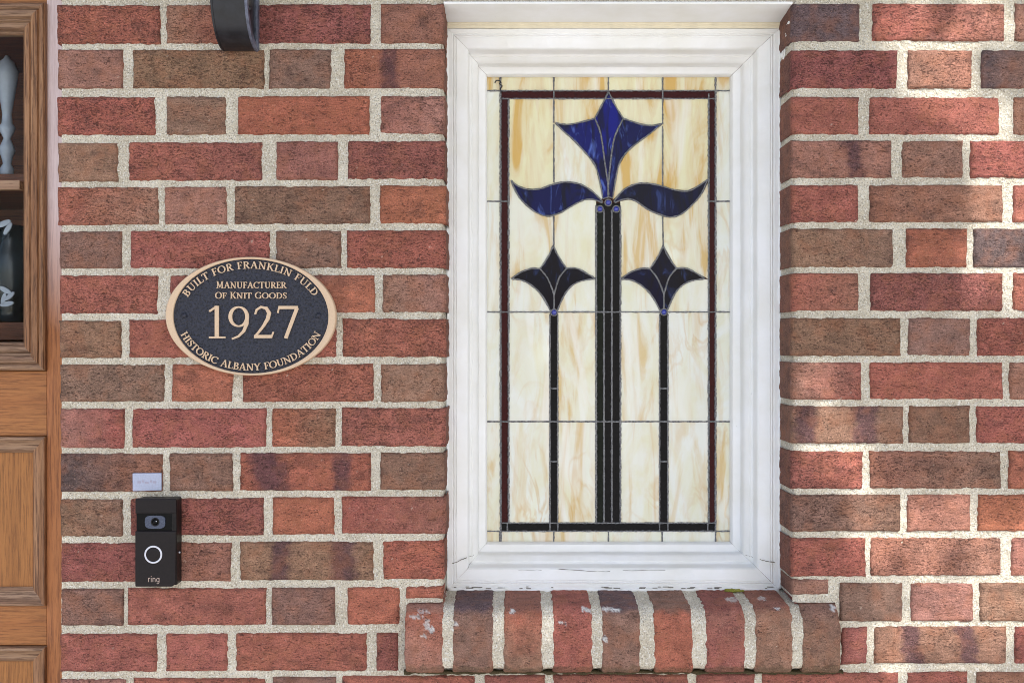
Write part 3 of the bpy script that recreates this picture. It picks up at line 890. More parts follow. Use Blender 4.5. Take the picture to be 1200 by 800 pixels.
# cream panes
TOPS = [  # polygons over the four columns, top row cut by petals and waves
 ([(596,116),(649,116),(649,216),(630,222),(612,220),(599,212),(596,208)], .95),
 ([(649,116),(713,116),(705,130),(697,141),(680,147),(664,150),(649,145)], .85),
 ([(649,145),(664,150),(685,172),(700,195),(707,232),(700,236),(685,222),(665,214),(649,216)], .12),
 ([(713,116),(776.5,116),(776.5,146),(756,150),(742,147),(730,141),(721,128)], .9),
 ([(776.5,146),(776.5,219),(757,216),(742,218),(729,226),(718,234),(722,200),(735,178),(762,157)], .75),
 ([(776.5,116),(830.5,116),(830.5,210),(820,217),(806,223),(790,222),(776.5,219)], 1.0),
 ([(596,208),(599,212),(609,231),(622,245),(637,252),(649,252),(649,290),(634,315),(620,315),(608,319),(599,326),(596,326)], .35),
 ([(649,252),(660,247.6),(672,240),(684,234),(699,234),(698.5,238),(698.5,326),(690,321),(678,315),(664,314),(649,290)], .45),
 ([(596,326),(612,328),(624,335),(636,346),(645,364),(645,365),(596,365)], .15),
 ([(698.5,326),(682,328),(671,334),(662,343),(655,358),(653,365),(698.5,365)], .2),
 ([(727,236),(737,234),(748,237),(760,246),(776.5,252),(778,288),(763,315),(748,315),(737,320),(727,326)], .4),
 ([(776.5,252),(786,254),(799,250),(812,240),(824,226),(830.5,212),(830.5,327),(819,321),(806,315),(793,315),(778,288)], .5),
 ([(727,326),(741,328),(753,335),(764,346),(773,364),(773,365),(727,365)], .1),
 ([(830.5,327),(811,328),(800,334),(791,343),(784,358),(782.5,365),(830.5,365)], .25)]
for pts, wm in TOPS: pane('glass_pane', pts, M['stream'], warm=wm)
for (t, u, dw) in ((365, 494, .0), (494, 612.5, .0)):
    for (a, b, wm) in ((596, 644.5, .10), (653.5, 698.5, .35), (727, 773, .25), (782.5, 830.5, .12)):
        pane('glass_pane', rect(a, t, b, u), M['stream'], warm=wm + dw)
# blue petals (closed outlines) and their leads
PD = GD - .0012
def petal(pts, bright, mat=None):
    o = pane('petal_pane', pts, mat or M['blue'], PD, .003, bright=bright)
    came(list(pts) + [pts[0]], LW * .95, PD)
    return o
cl = smooth_line([(697,139),(704,157),(708,185),(712,213),(712.7,231)], 3)
cr = smooth_line([(730.4,139),(720.5,160),(716,186),(713.3,213),(713.2,231)], 3)
petal([(713,107)] + smooth_line([(713,108),(705,124),(697,139)], 3) + cl[1:-3] + cr[:-3][::-1] + [(722,126)], 1.0)
petal(smooth_line([(651,144),(664,146.3),(680,143.5),(697,139)], 3) + cl[1:] + smooth_line([(706.5,233),(703,213),(697.5,194),(687,180),(674,166),(662,155),(651,144.5)], 3)[:-1], .6)
petal(smooth_line([(775.4,145),(764,147.3),(752,146),(742,143),(730.4,139)], 3) + cr[1:] + smooth_line([(718,232),(721,213),(725,193.5),(733,180),(745,169),(762,156.5),(775.4,145.4)], 3)[:-1], .3)
petal(smooth_line([(599,211.5),(606,217.5),(619,222),(634,221),(650,215.5),(664,213.3),(680,216),(693,223.5),(706,236)], 3) + smooth_line([(705,237.5),(695,233.7),(684,234.5),(672.5,240),(660,247.6),(648,252.3),(637,252.6),(623,245.4),(608.5,231),(599,212.5)], 3)[:-1], .3)
petal(smooth_line([(719.5,235.5),(731.5,222),(745,216),(758.5,214.8),(776.5,218.4),(792,223),(806,224),(818,218.4),(829,210.5)], 3) + smooth_line([(828.6,212),(822.6,226),(812.5,238.6),(799,250.6),(785.5,254.4),(772,251),(758.5,245),(746.5,236.4),(736,233),(726,235),(720,238.5)], 3)[:-1], .12)
for dx, br in ((0, (.0, .0, .0)), (128.7, (.08, .04, .0))):
    def q(L): return [(x + dx, y) for x, y in L]
    a = smooth_line(q([(633,315),(641,325),(646.5,337),(649.3,346)]), 3); b = smooth_line(q([(664,314.6),(656,324),(651.8,336),(649.3,346)]), 3)
    petal(q([(648.3,288)]) + smooth_line(q([(644,298),(638.5,307),(633,315)]), 3)[:-1] + a[:-1] + b[::-1][:-1] + smooth_line(q([(664,314.6),(657.5,305.5),(652.5,297)]), 3), br[1])
    petal(smooth_line(q([(600,326.4),(608.4,320),(619,315.6),(626,314.4),(633,315)]), 3)[:-1] + a + q([(649.3,363)]) + smooth_line(q([(645,364),(641.5,357),(634,344.7),(624,335),(612,328.4),(600.5,327)]), 3), br[0])
    petal(smooth_line(q([(664,314.6),(671,314),(678.5,315.4),(688,320.6),(697,326)]), 3) + smooth_line(q([(696,326.8),(682,328.9),(671,334),(662.5,343.5),(656.8,355),(653,364)]), 3) + q([(649.3,363)]) + b[::-1][:-1], br[2])
# straight leads
for L in ([(X_0,106.5),(X_1,106.5)], [(X_0,622),(X_1,622)], [(X_0,365.5),(X_1,365.5)], [(X_0,493.8),(X_1,493.8)],
          [(X_0,236),(xa,236)], [(xd,236),(X_1,236)], [(xL,612.5),(xR,612.5)], [(xL,115.8),(xR,115.8)],
          [(586.5,91),(586.8,634)], [(xa,116),(xa,612)], [(xd,110),(xd,612)], [(xR,91),(xR,622)],
          [(xb,91),(xb,144)], [(xb,146),(xb,214)], [(xb,253),(xb,289)], [(713,91),(713,107)], [(xc,91),(xc,146)], [(xc,148),(xc,217)], [(xc,254),(xc + .8,288)],
          [(698.7,241),(698.7,612)], [(707.8,246),(707.8,612)], [(717,246),(717,612)], [(727,241),(727,612)],
          [(644.5,368),(644.5,622)], [(653.6,368),(653.6,622)], [(773,368),(773,622)], [(782.6,368),(782.6,622)],
          [(644.5,455),(653.6,455)], [(644.5,540.5),(653.6,540.5)], [(773,455),(782.6,455)], [(773,540.5),(782.6,540.5)],
          [(585.5,622),(585.5,634)], [(649,622),(649,634)], [(713,622),(713,634)], [(776,622),(776,634)], [(838.5,622),(838.5,634)],
          [(594.5,612),(594.5,622)], [(829.5,612),(829.5,622)]):
    came(L, LW * (1.15 if len(L) == 2 and abs(L[0][0] - L[1][0]) < 2 and abs(L[0][1] - L[1][1]) > 300 else .9))
for (x, y, r) in ((712.7, 237.5, 4.6), (703, 245, 4.6), (722, 245, 4.6), (649.2, 366, 4.6), (778, 365.5, 4.6)):
    p = at(x, y, GD - .001); R = r * S * 1.09
    bm = bmesh.new()
    lathe(bm, [(R * 1.0, 0.001), (R, -.0012), (R * .8, -.0025), (R * .62, -.0012), (R * .6, .001)], p, 20, 'Y')
    ring = bm_obj('jewel_rim', bm, M['lead'], win, smooth=True)
    bm = bmesh.new()
    lathe(bm, [(R * .7, 0), (R * .66, -.0018), (R * .45, -.0032), (R * .15, -.0038)], p, 16, 'Y')
    bm_obj('glass_jewel', bm, M['gem'], win, smooth=True)
# twist of solder wire at the top left corner
tw = smooth_line([(580, 97.5), (581.5, 94.8), (585, 94.6), (586.8, 96.6), (585.4, 98.6), (588.5, 101), (586, 104.5), (588, 108)], 4)
bm = bmesh.new(); tube_pts(bm, [at(x, y, GD - .002) for x, y in tw], .0009, 5); bm_obj('wire_tie', bm, M['iron'], win)

# ------------------------------------------------------------------ lettering: serif capitals as raised strokes
TK, TN = 0.155, 0.075
def arc(cx, cy, rx, ry, a0, a1, n=14, wt=TK, wn=TN):
    """stroke along an ellipse, thick where it runs upright"""
    pts = []
    for k in range(n + 1):
        a = math.radians(a0 + (a1 - a0) * k / n)
        pts.append((cx + rx * math.cos(a), cy + ry * math.sin(a), wn + (wt - wn) * abs(math.cos(a)) ** 1.3))
    return pts
def st(x0, y0, x1, y1, w): return [(x0, y0, w), (x1, y1, w)]
def sf(x, y, l=.30): return st(x - l / 2, y + (.03 if y < .5 else -.03), x + l / 2, y + (.03 if y < .5 else -.03), .06)
GL = {
 'I': (.40, [st(.2,0,.2,1,TK), sf(.2,0), sf(.2,1)]),
 'L': (.66, [st(.2,0,.2,1,TK), sf(.2,1), st(.05,.035,.6,.035,.07), st(.6,0,.63,.26,.06)]),
 'T': (.74, [st(.37,0,.37,1,TK), sf(.37,0), st(.03,.965,.71,.965,.07), st(.05,.97,.03,.76,.06), st(.69,.97,.71,.76,.06)]),
 'F': (.64, [st(.2,0,.2,1,TK), sf(.2,0), st(.05,.965,.58,.965,.07), st(.57,.97,.59,.76,.06), st(.2,.52,.46,.52,.065), st(.46,.42,.46,.62,.055)]),
 'E': (.66, [st(.2,0,.2,1,TK), st(.05,.035,.58,.035,.07), st(.58,0,.62,.25,.06), st(.05,.965,.57,.965,.07), st(.56,.97,.58,.76,.06), st(.2,.52,.46,.52,.065), st(.46,.42,.46,.62,.055)]),
 'H': (.94, [st(.21,0,.21,1,TK), st(.73,0,.73,1,TK), st(.21,.52,.73,.52,.065), sf(.21,0), sf(.21,1), sf(.73,0), sf(.73,1)]),
 'N': (.94, [st(.19,0,.19,1,.08), st(.17,.98,.74,.02,TK), st(.75,0,.75,1,.08), sf(.19,0), sf(.14,1,.24), sf(.75,1)]),
 'M': (1.12, [st(.20,0,.22,1,.08), st(.22,.98,.55,.1,TK), st(.55,.1,.88,.98,.075), st(.90,0,.88,1,TK), sf(.20,0,.26), sf(.91,0), sf(.16,1,.22), sf(.94,1,.22)]),
 'A': (.88, [st(.13,0,.44,1,.08), st(.43,1,.74,0,TK), st(.24,.34,.64,.34,.065), sf(.13,0,.27), sf(.74,0)]),
 'K': (.86, [st(.2,0,.2,1,TK), st(.25,.45,.66,.97,.08), st(.37,.58,.72,.02,TK), sf(.2,0), sf(.2,1), sf(.68,1,.26), sf(.74,0,.28)]),
 'R': (.80, [st(.2,0,.2,1,TK), arc(.3,.74,.29,.225,90,-90), st(.1,.965,.32,.965,.065), st(.2,.515,.32,.515,.065), st(.38,.5,.70,.02,TK), sf(.2,0), sf(.72,0,.22)]),
 'B': (.72, [st(.2,0,.2,1,TK), arc(.32,.755,.23,.21,90,-90), arc(.32,.28,.28,.245,90,-90), st(.06,.965,.34,.965,.065), st(.2,.53,.34,.53,.065), st(.06,.035,.34,.035,.065)]),
 'D': (.88, [st(.2,0,.2,1,TK), arc(.34,.5,.42,.465,90,-90), st(.06,.965,.36,.965,.065), st(.06,.035,.36,.035,.065)]),
 'U': (.88, [st(.21,1,.21,.34,TK), [(.21,.36,TK),(.23,.2,.14),(.32,.07,.11),(.46,.03,.08),(.6,.07,.08),(.68,.2,.08),(.70,.36,.08)], st(.70,1,.70,.34,.08), sf(.21,1), sf(.70,1,.26)]),
 'O': (.96, [arc(.48,.5,.38,.465,0,360,28)]),
 'C': (.84, [arc(.47,.5,.38,.465,42,318,22), st(.76,.98,.76,.72,.06)]),
 'G': (.92, [arc(.47,.5,.38,.465,42,322,22), st(.76,.98,.76,.72,.06), st(.77,.04,.77,.42,TK*.9), sf(.77,.44,.26)]),
 'S': (.62, [[(.50,.80,.07),(.44,.93,.08),(.30,.965,.08),(.16,.89,.11),(.13,.74,.13),(.22,.61,.15),(.36,.50,.16),(.48,.36,.15),(.50,.22,.12),(.42,.08,.09),(.28,.03,.08),(.14,.09,.075),(.10,.24,.07)], st(.51,.98,.51,.72,.055), st(.10,.02,.10,.28,.055)]),
 'Y': (.82, [st(.12,.98,.41,.46,TK), st(.70,.98,.41,.46,.08), st(.41,.5,.41,0,TK), sf(.41,0), sf(.12,1,.28), sf(.71,1,.24)]),
 '1': (.62, [st(.34,0,.34,1,.115), st(.34,.985,.13,.83,.06), st(.12,.03,.58,.03,.055)]),
 '9': (.68, [arc(.33,.67,.235,.295,0,360,28,.105,.05), [(.565,.67,.105),(.555,.45,.10),(.47,.22,.085),(.32,.06,.065),(.14,-.02,.05)]]),
 '2': (.68, [[(.11,.74,.05),(.15,.88,.065),(.27,.965,.075),(.42,.93,.10),(.50,.78,.115),(.46,.60,.105),(.34,.38,.08),(.20,.18,.065),(.10,.06,.055)], st(.08,.055,.58,.055,.10), st(.56,.03,.62,.20,.045)]),
 '7': (.66, [st(.08,.95,.62,.95,.095), st(.10,.97,.06,.78,.045), st(.60,.94,.28,.0,.10)]),
 ' ': (.42, []),
}
def ribbon(bm, pts, fn, y0, y1):
    n = len(pts); closed = math.hypot(pts[0][0] - pts[-1][0], pts[0][1] - pts[-1][1]) < 1e-6
    Lf, Rf, Lb, Rb = [], [], [], []
    for i, (x, y, w_) in enumerate(pts):
        if closed and i in (0, n - 1): a, b = pts[-2], pts[1]
        else: a, b = pts[max(i - 1, 0)], pts[min(i + 1, n - 1)]
        tx, ty = b[0] - a[0], b[1] - a[1]; l = math.hypot(tx, ty) or 1
        nx, ny = -ty / l * w_ / 2, tx / l * w_ / 2
        p, q = fn(x + nx, y + ny), fn(x - nx, y - ny)
        Lf.append(bm.verts.new((p[0], y0, p[1]))); Rf.append(bm.verts.new((q[0], y0, q[1])))
        Lb.append(bm.verts.new((p[0], y1, p[1]))); Rb.append(bm.verts.new((q[0], y1, q[1])))
    for i in range(n - 1):
        bm.faces.new((Lf[i], Rf[i], Rf[i + 1], Lf[i + 1]))
        bm.faces.new((Lf[i], Lf[i + 1], Lb[i + 1], Lb[i])); bm.faces.new((Rf[i], Rb[i], Rb[i + 1], Rf[i + 1]))
    if not closed:
        bm.faces.new((Lf[0], Lb[0], Rb[0], Rf[0])); bm.faces.new((Lf[-1], Rf[-1], Rb[-1], Lb[-1]))
def glyph(ch, fn, y0, y1, mat, parent, name='letter'):
    bm = bmesh.new()
    for k, s_ in enumerate(GL[ch][1]):
        ribbon(bm, s_, fn, y0 - k * 0.00003, y1)
    return bm_obj(name, bm, mat, parent)
def text_line(txt, x0, x1, ybase, hpx, d0, d1, mat, parent, dpx, name='letter', big=1.0):
    """straight line between photo columns x0..x1"""
    units = sum(GL[c][0] for c in txt); s_ = (x1 - x0) / units
    cur = x0
    for i, ch in enumerate(txt):
        kh = hpx * (big if (i == 0 or txt[i - 1] == ' ') else 1.0)
        if ch != ' ':
            def fn(u, v, cur=cur, kh=kh):
                p = at(cur + u * s_, ybase - v * kh, dpx); return (p.x, p.z)
            glyph(ch, fn, d0, d1, mat, parent, name)
        cur += GL[ch][0] * s_
def text_arc(txt, cx, cy, a, b, x_start, x_end, top, hpx, d0, d1, mat, parent, dpx):
    """along the ellipse; top=True reads over the top, else under the bottom"""
    N = 2000
    th0 = math.acos(max(-1, min(1, x_start / a))); th1 = math.acos(max(-1, min(1, x_end / a)))
    ths = np.linspace(th0, th1, N); xs = a * np.cos(ths); ys = b * np.sin(ths) * (1 if top else -1)
    # the ends may sit below (top text) the centre line
    return xs, ys
def arc_text(txt, cx, cy, a, b, ang0, ang1, outward, hpx, d0, d1, mat, parent, dpx, rot=0.0):
    N = 1500
    ths = np.linspace(math.radians(ang0), math.radians(ang1), N)
    xs, ys = a * np.cos(ths), b * np.sin(ths)       # y up
    s_ = np.concatenate([[0], np.cumsum(np.hypot(np.diff(xs), np.diff(ys)))])
    units = sum(GL[c][0] for c in txt); k = s_[-1] / units
    cur = 0
    for ch in txt:
        if ch != ' ':
            mid = (cur + GL[ch][0] / 2) * k
            i = min(N - 2, int(np.searchsorted(s_, mid)))
            t = np.array([xs[i + 1] - xs[i - 1], ys[i + 1] - ys[i - 1]]); t /= np.linalg.norm(t)
            nrm = np.array([-t[1], t[0]])
            ox, oy = xs[i], ys[i]
            def fn(u, v, ox=ox, oy=oy, t=t, nrm=nrm, wch=GL[ch][0]):
                X = ox + t[0] * (u - wch / 2) * k + nrm[0] * v * hpx; Y = oy + t[1] * (u - wch / 2) * k + nrm[1] * v * hpx
                X, Y = X * math.cos(rot) + Y * math.sin(rot), Y * math.cos(rot) - X * math.sin(rot)
                p = at(cx + X, cy - Y, dpx); return (p.x, p.z)
            glyph(ch, fn, d0, d1, mat, parent)
        cur += GL[ch][0]

# ------------------------------------------------------------------ oval plaque
plq = thing('oval_plaque', 'oval dark plaque with raised bronze rim and 1927 in raised figures on the brick wall', 'plaque', at(293.5, 370.3, -.004))
PF = -.0145        # face of rim
KPL = (D + PF) / D
pc = at(293.6, 370.4, PF)
def ell(a, b, n=96, rot=math.radians(-.8)):
    out = []
    for k in range(n):
        t = 2 * PI * k / n; x, z = a * math.cos(t) * S * KPL, b * math.sin(t) * S * KPL
        out.append((pc.x + x * math.cos(rot) - z * math.sin(rot), pc.z + x * math.sin(rot) + z * math.cos(rot)))
    return out
def ell_loft(rings, mat, name, parent, close=True):
    """rings: list of (a, b, y)"""
    P = []; n = 96
    for (a, b, y) in rings:
        P += [(p[0], y, p[1]) for p in ell(a, b, n)]
    F = []
    for i in range(len(rings) - 1):
        for k in range(n):
            F.append((i * n + k, i * n + (k + 1) % n, (i + 1) * n + (k + 1) % n, (i + 1) * n + k))
    o = np_mesh(name, P, F, mat, parent, smooth=True)
    try: o.data.set_sharp_from_angle(angle=math.radians(40))
    except Exception: pass
    return o
ell_loft([(99.2, 68.8, -.001), (100.2, 69.6, -.004), (100.2, 69.6, PF + .002), (99.2, 68.8, PF), (92.0, 67.8, PF), (91.2, 67.1, PF + .0006), (90.8, 66.7, PF + .0035), (90, 66, PF + .004)], M['bronze'], 'rim', plq)
bm = bmesh.new()
e0 = ell(91.2, 67.0)
bm_prism(bm, e0, PF + .003, PF + .009)
bm_obj('plaque_field', bm, M['navy'], plq)
f0, f1 = PF + .0006, PF + .0035
arc_text('BUILT FOR FRANKLIN FULD', 293.6, 370.4, 80.5, 55.8, 157, 24, True, 8.3, f0, f1, M['bronze'], plq, PF)
text_line('MANUFACTURER', 252.8, 335.4, 337.6, 7.3, f0, f1, M['bronze'], plq, PF, big=1.12)
text_line('OF KNIT GOODS', 251.6, 336.2, 349.8, 6.9, f0, f1, M['bronze'], plq, PF, big=1.12)
text_line('1927', 239.5, 350.5, 396.3, 38.0, f0, f1, M['bronze'], plq, PF, name='numeral')
arc_text('HISTORIC ALBANY FOUNDATION', 293.6, 370.4, 87.2, 63.6, 199, 341, False, 8.2, f0, f1, M['bronze'], plq, PF)
for x in (215.5, 373):
    bm = bmesh.new(); p = at(x, 369.5, PF + .003)
    lathe(bm, [(.0042, .001), (.0042, -.0008), (.0030, -.0020), (.0009, -.0024)], p, 16, 'Y')
    sc_ = bm_obj('screw', bm, M['navy'], plq, smooth=True)

# ------------------------------------------------------------------ video doorbell and the small plate above it
bell = thing('video_doorbell', 'dark rectangular video doorbell with round silver ringed button', 'doorbell', at(186, 636, 0))
BF = -.028
kx = lambda px, d=BF: at(px, 0, d).x
kz = lambda py, d=BF: at(0, py, d).z
bx0, bx1, bz0, bz1 = kx(158.3), kx(206.3), kz(687), kz(584.2)
box('back_case', bx0 + .0012, bx1 - .0002, -.020, .001, bz0 + .001, bz1 - .0005, M['bell_edge'], bell, .002)
box('top_cover', bx0, bx1, BF, -.0195, kz(601.5), bz1, M['bell_black'], bell, .0016)
# the button plate: lower body with chamfered right flank
bm = bmesh.new()
bm_prism(bm, [(bx0, bz0), (bx1 - .006, bz0), (bx1 - .001, bz0 + .004), (bx1, kz(622)), (bx0, kz(622))], BF - .0005, -.0195)
bm_obj('face_plate', bm, M['bell_black'], bell, .0014)
box('flank', bx1 - .0068, bx1 + .0004, BF + .001, -.019, bz0 + .002, bz1 - .001, M['bell_edge'], bell, .0015)
box('lens_window', bx0 + .0005, bx1 - .0005, BF + .004, -.018, kz(622.5), kz(601), M['gloss_black'], bell, .0005)
bm = bmesh.new()
cx0, cx1, cz0, cz1 = kx(169), kx(193), kz(619.5), kz(604)
pts = []
for k in range(32):
    a = 2 * PI * k / 32; ca, sa = math.cos(a), math.sin(a)
    pts.append(((cx0 + cx1) / 2 + (cx1 - cx0) / 2 * math.copysign(abs(ca) ** .55, ca), (cz0 + cz1) / 2 + (cz1 - cz0) / 2 * math.copysign(abs(sa) ** .55, sa)))
bm_prism(bm, pts, BF + .0022, BF + .006)
bm_obj('camera_housing', bm, M['lens_grey'], bell, .0005)
bm = bmesh.new()
lathe(bm, [(.0062, .002), (.0062, -.0006), (.0054, -.0011), (.0046, -.0004), (.0040, .0002)], Vector((kx(181.3), BF + .0022, kz(611.6))), 28, 'Y')
bm_obj('lens_ring', bm, M['bell_edge'], bell, smooth=True)
bm = bmesh.new()
lathe(bm, [(.0046, .001), (.0040, -.0006), (.0024, -.0014), (.0006, -.0017)], Vector((kx(181.3), BF + .0022, kz(611.6))), 24, 'Y')
lens = bm_obj('lens', bm, M['gloss_black'], bell, smooth=True)
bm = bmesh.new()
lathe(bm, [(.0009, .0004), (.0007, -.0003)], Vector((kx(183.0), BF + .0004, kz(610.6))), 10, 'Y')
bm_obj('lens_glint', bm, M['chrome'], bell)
bc = Vector((kx(179.8), BF - .0005, kz(649.3)))
P = []; F = []; n = 48
rings = [(.0133, .0010), (.0131, -.0006), (.0122, -.0012), (.0108, -.0010), (.0104, .0002)]
for r, y in rings:
    P += [(bc.x + r * math.cos(2 * PI * k / n), bc.y + y, bc.z + r * math.sin(2 * PI * k / n)) for k in range(n)]
for i in range(4):
    for k in range(n): F.append((i * n + k, i * n + (k + 1) % n, (i + 1) * n + (k + 1) % n, (i + 1) * n + k))
np_mesh('button_ring', P, F, M['chrome'], bell)
bm = bmesh.new()
lathe(bm, [(.0106, .001), (.0106, -.0003), (.0098, -.0008), (.003, -.0004)], bc, 40, 'Y')
bm_obj('button', bm, M['bell_black'], bell, smooth=True)
GL['r'] = (.42, [st(.1,0,.1,.62,.1), [(.1,.40,.1),(.16,.55,.1),(.3,.61,.1),(.38,.60,.1)]])
GL['i'] = (.30, [st(.12,0,.12,.62,.1), st(.12,.78,.12,.9,.11)])
GL['n'] = (.62, [st(.1,0,.1,.62,.1), [(.1,.38,.1),(.15,.54,.1),(.29,.61,.1),(.43,.54,.1),(.47,.38,.1)], st(.47,.4,.47,0,.1)])
GL['g'] = (.62, [arc(.29,.31,.21,.29,0,360,20,.1,.1), [(.5,.6,.1),(.5,0,.1),(.44,-.2,.1),(.28,-.27,.1),(.12,-.2,.1)]])
text_line('ring', 173.4, 187.4, 681.4, 7.6, BF - .0009, BF - .0004, M['tan_mark'], bell, BF - .0005)
bm = bmesh.new()
lathe(bm, [(.0014, .0006), (.0012, -.0006)], Vector((bx1 + .0006, -.014, kz(649))), 10, 'Y'); bm_obj('screw', bm, M['chrome'], bell)
bm = bmesh.new()   # sealant under the case
for i in range(14):
    r_ = bmesh.ops.create_icosphere(bm, subdivisions=1, radius=.0022)
    for v in r_['verts']: v.co += Vector((bx0 + .018 + i * .0022, -.006 - random.random() * .01, bz0 - .0006))
bm_obj('sealant', bm, M['bell_edge'], bell, smooth=True)

pl = thing('small_plate', 'small pale blue grey rectangular plate on the brick just above the doorbell', 'plate', at(172, 564.5, 0))
bm = bmesh.new()
a = [at(155.2, 554.2, -.004), at(188.8, 554.0, -.004), at(189.0, 574.4, -.004), at(155.4, 575.3, -.004)]
bm_prism(bm, [(p.x, p.z) for p in a], -.0045, .001)
bm_obj('plate_body', bm, M['plate'], pl, .0009)
for i, (xa_, xb_, yy) in enumerate(((161, 165, 566), (166, 169, 565), (170, 174, 566.5), (175.5, 178, 565), (179, 183, 566))):
    p0, p1 = at(xa_, yy, -.005), at(xb_, yy - 2.6, -.005)
    box('worn_mark', p0.x, p1.x, -.00475, -.0043, p0.z, p1.z, M['print'], pl, 0)

# ------------------------------------------------------------------ black iron fitting at the top
fit = thing('iron_bracket', 'curved black iron bracket fixed to the bricks at the top left', 'bracket', at(280, 40, 0))
R0 = 0.072; zc = CZ + 0.4325 + R0
fx0, fx1 = (246 - 600) * S * (D - R0) / D, (289.5 - 600) * S * (D - R0) / D
bm = bmesh.new()
prof = [(0.001, zc + .22), (-.050, zc + .22)]
N = 16
prof += [(-R0, zc + .20), (-R0, zc + .10)]
for k in range(N + 1):
    a = PI / 2 * k / N
    prof.append((-R0 * math.cos(a) ** .85 if k < N else -.004, zc - R0 * math.sin(a)))
prof.append((0.001, zc - R0 + .001))
def loft_x(bm, prof, xa_, xb_):
    v0 = [bm.verts.new((xa_, y, z)) for y, z in prof]; v1 = [bm.verts.new((xb_, y, z)) for y, z in prof]
    bm.faces.new(v0); bm.faces.new(v1[::-1])
    for k in range(len(prof)):
        q = (k + 1) % len(prof); bm.faces.new((v0[k], v0[q], v1[q], v1[k]))
loft_x(bm, prof, fx0, fx1 - .004)
bm_obj('bracket_body', bm, M['iron'], fit, .0018)
def shrink(prof, s_): return [(y * s_ if y < 0 else y, zc + (z - zc) * s_) for y, z in prof]
def rim_x(xa_, xb_, so, si, name, mat):
    bm = bmesh.new(); A = shrink(prof, so)[1:-1]; B = shrink(prof, si)[1:-1]
    vs = [[bm.verts.new((x, y, z)) for y, z in L] for x in (xa_, xb_) for L in (A, B)]
    for i in range(len(A) - 1):
        for p, q in ((0, 1), (1, 3), (3, 2), (2, 0)): bm.faces.new((vs[p][i], vs[q][i], vs[q][i + 1], vs[p][i + 1]))
    for i in (0, len(A) - 1): bm.faces.new((vs[0][i], vs[1][i], vs[3][i], vs[2][i]))
    bm_obj(name, bm, mat, fit, .0006)
rim_x(fx1 - .0043, fx1, 1.02, .90, 'end_flange', M['iron_edge'])
rim_x(fx0 - .0002, fx0 + .003, 1.015, .93, 'end_flange', M['iron'])
bm = bmesh.new(); lathe(bm, [(.0045, .003), (.0045, -.002), (.002, -.004)], Vector((fx1 - .006, -R0 * .55, zc - .02)), 14, 'Y'); bm_obj('rivet', bm, M['iron'], fit, smooth=True)
box('wall_plate', fx0 + .004, fx1 + .0008, -.011, .002, zc - R0 + .001, zc + .24, M['iron_edge'], fit, .002)

# ------------------------------------------------------------------ door
DD = 0.095
door = thing('oak_door', 'varnished oak panelled door with a glazed upper light at the left edge', 'door', (-1.1, DD + .02, 0.02))
dk = (D + DD) / D
dx = lambda px, d=DD: (px - 600) * S * (D + d) / D
dz = lambda py, d=DD: CZ + (400 - py) * S * (D + d) / D
SX = dx(54.5)                         # inner edge of the right stile
DXL = SX - 0.66                       # inner edge of the left stile
box('stile', SX, SX + .125, DD, DD + .045, 0.03, 2.12, M['oak_v'], door, .0012)
box('stile', DXL - .125, DXL, DD, DD + .045, 0.03, 2.12, M['oak_v'], door, .0012)
def rail(py0, py1): box('rail', DXL + .0003, SX - .0003, DD + .0012, DD + .044, dz(py1), dz(py0), M['oak_h'], door, .001)
rail(434.5, 511); rail(709.5, 756)
box('rail', DXL + .0003, SX - .0003, DD + .0012, DD + .044, dz(4), 2.12, M['oak_h'], door, .001)
box('rail', DXL + .0003, SX - .0003, DD + .0012, DD + .044, 0.03, .24, M['oak_h'], door, .001)
def bolection(z0, z1, x0, x1, prof, par):
    """mitred panel moulding; prof (distance inwards, depth); the four lengths are parts"""
    for side in 'LRTB':
        P = []; NS = 30
        for k in range(NS):
            t = k / (NS - 1)
            for (o_, d) in prof:
                a, b, c_, e = x0 + o_, x1 - o_, z0 + o_, z1 - o_
                if side == 'L': P.append((a, d, c_ + (e - c_) * t))
                if side == 'R': P.append((b, d, c_ + (e - c_) * t))
                if side == 'T': P.append((a + (b - a) * t, d, e))
                if side == 'B': P.append((a + (b - a) * t, d, c_))
        o = np_mesh('moulding', P, grid_faces(NS, len(prof), side in 'LT'), M['mould_v'] if side in 'LR' else M['mould_h'], par, smooth=True)
        try: o.data.set_sharp_from_angle(angle=math.radians(25))
        except Exception: pass
B0 = DD
glassprof = [(0.0005, B0 + .004), (0.0005, B0 - .008), (.003, B0 - .0115), (.007, B0 - .0125), (.0095, B0 - .010), (.011, B0 - .0075), (.0125, B0 - .0105), (.018, B0 - .0125), (.0225, B0 - .0100),
             (.0245, B0 - .002), (.0265, B0 - .0005), (.0275, B0 + .003), (.0295, B0 + .0005), (.033, B0 - .0005), (.037, B0 + .0015), (.040, B0 + .006), (.0415, B0 + .010), (.0435, B0 + .0115), (.045, B0 + .015), (.045, B0 + .026)]
bolection(dz(434), dz(5), DXL, SX + .002, glassprof, door)
panprof = [(0.0005, B0 + .004), (0.0005, B0 - .006), (.002, B0 - .008), (.005, B0 - .0085), (.007, B0 - .006), (.009, B0 - .003), (.013, B0 + .001), (.018, B0 + .003), (.022, B0 + .0035), (.0235, B0 + .006), (.027, B0 + .010), (.0275, B0 + .016)]
def panel(z0, z1):
    bolection(z0, z1, DXL, SX + .001, panprof, door)
    box('panel', DXL + .022, SX - .022, B0 + .0125, B0 + .03, z0 + .022, z1 - .022, M['oak_panel'], door, .001)
panel(dz(709), dz(511))
panel(.24, dz(756.5))
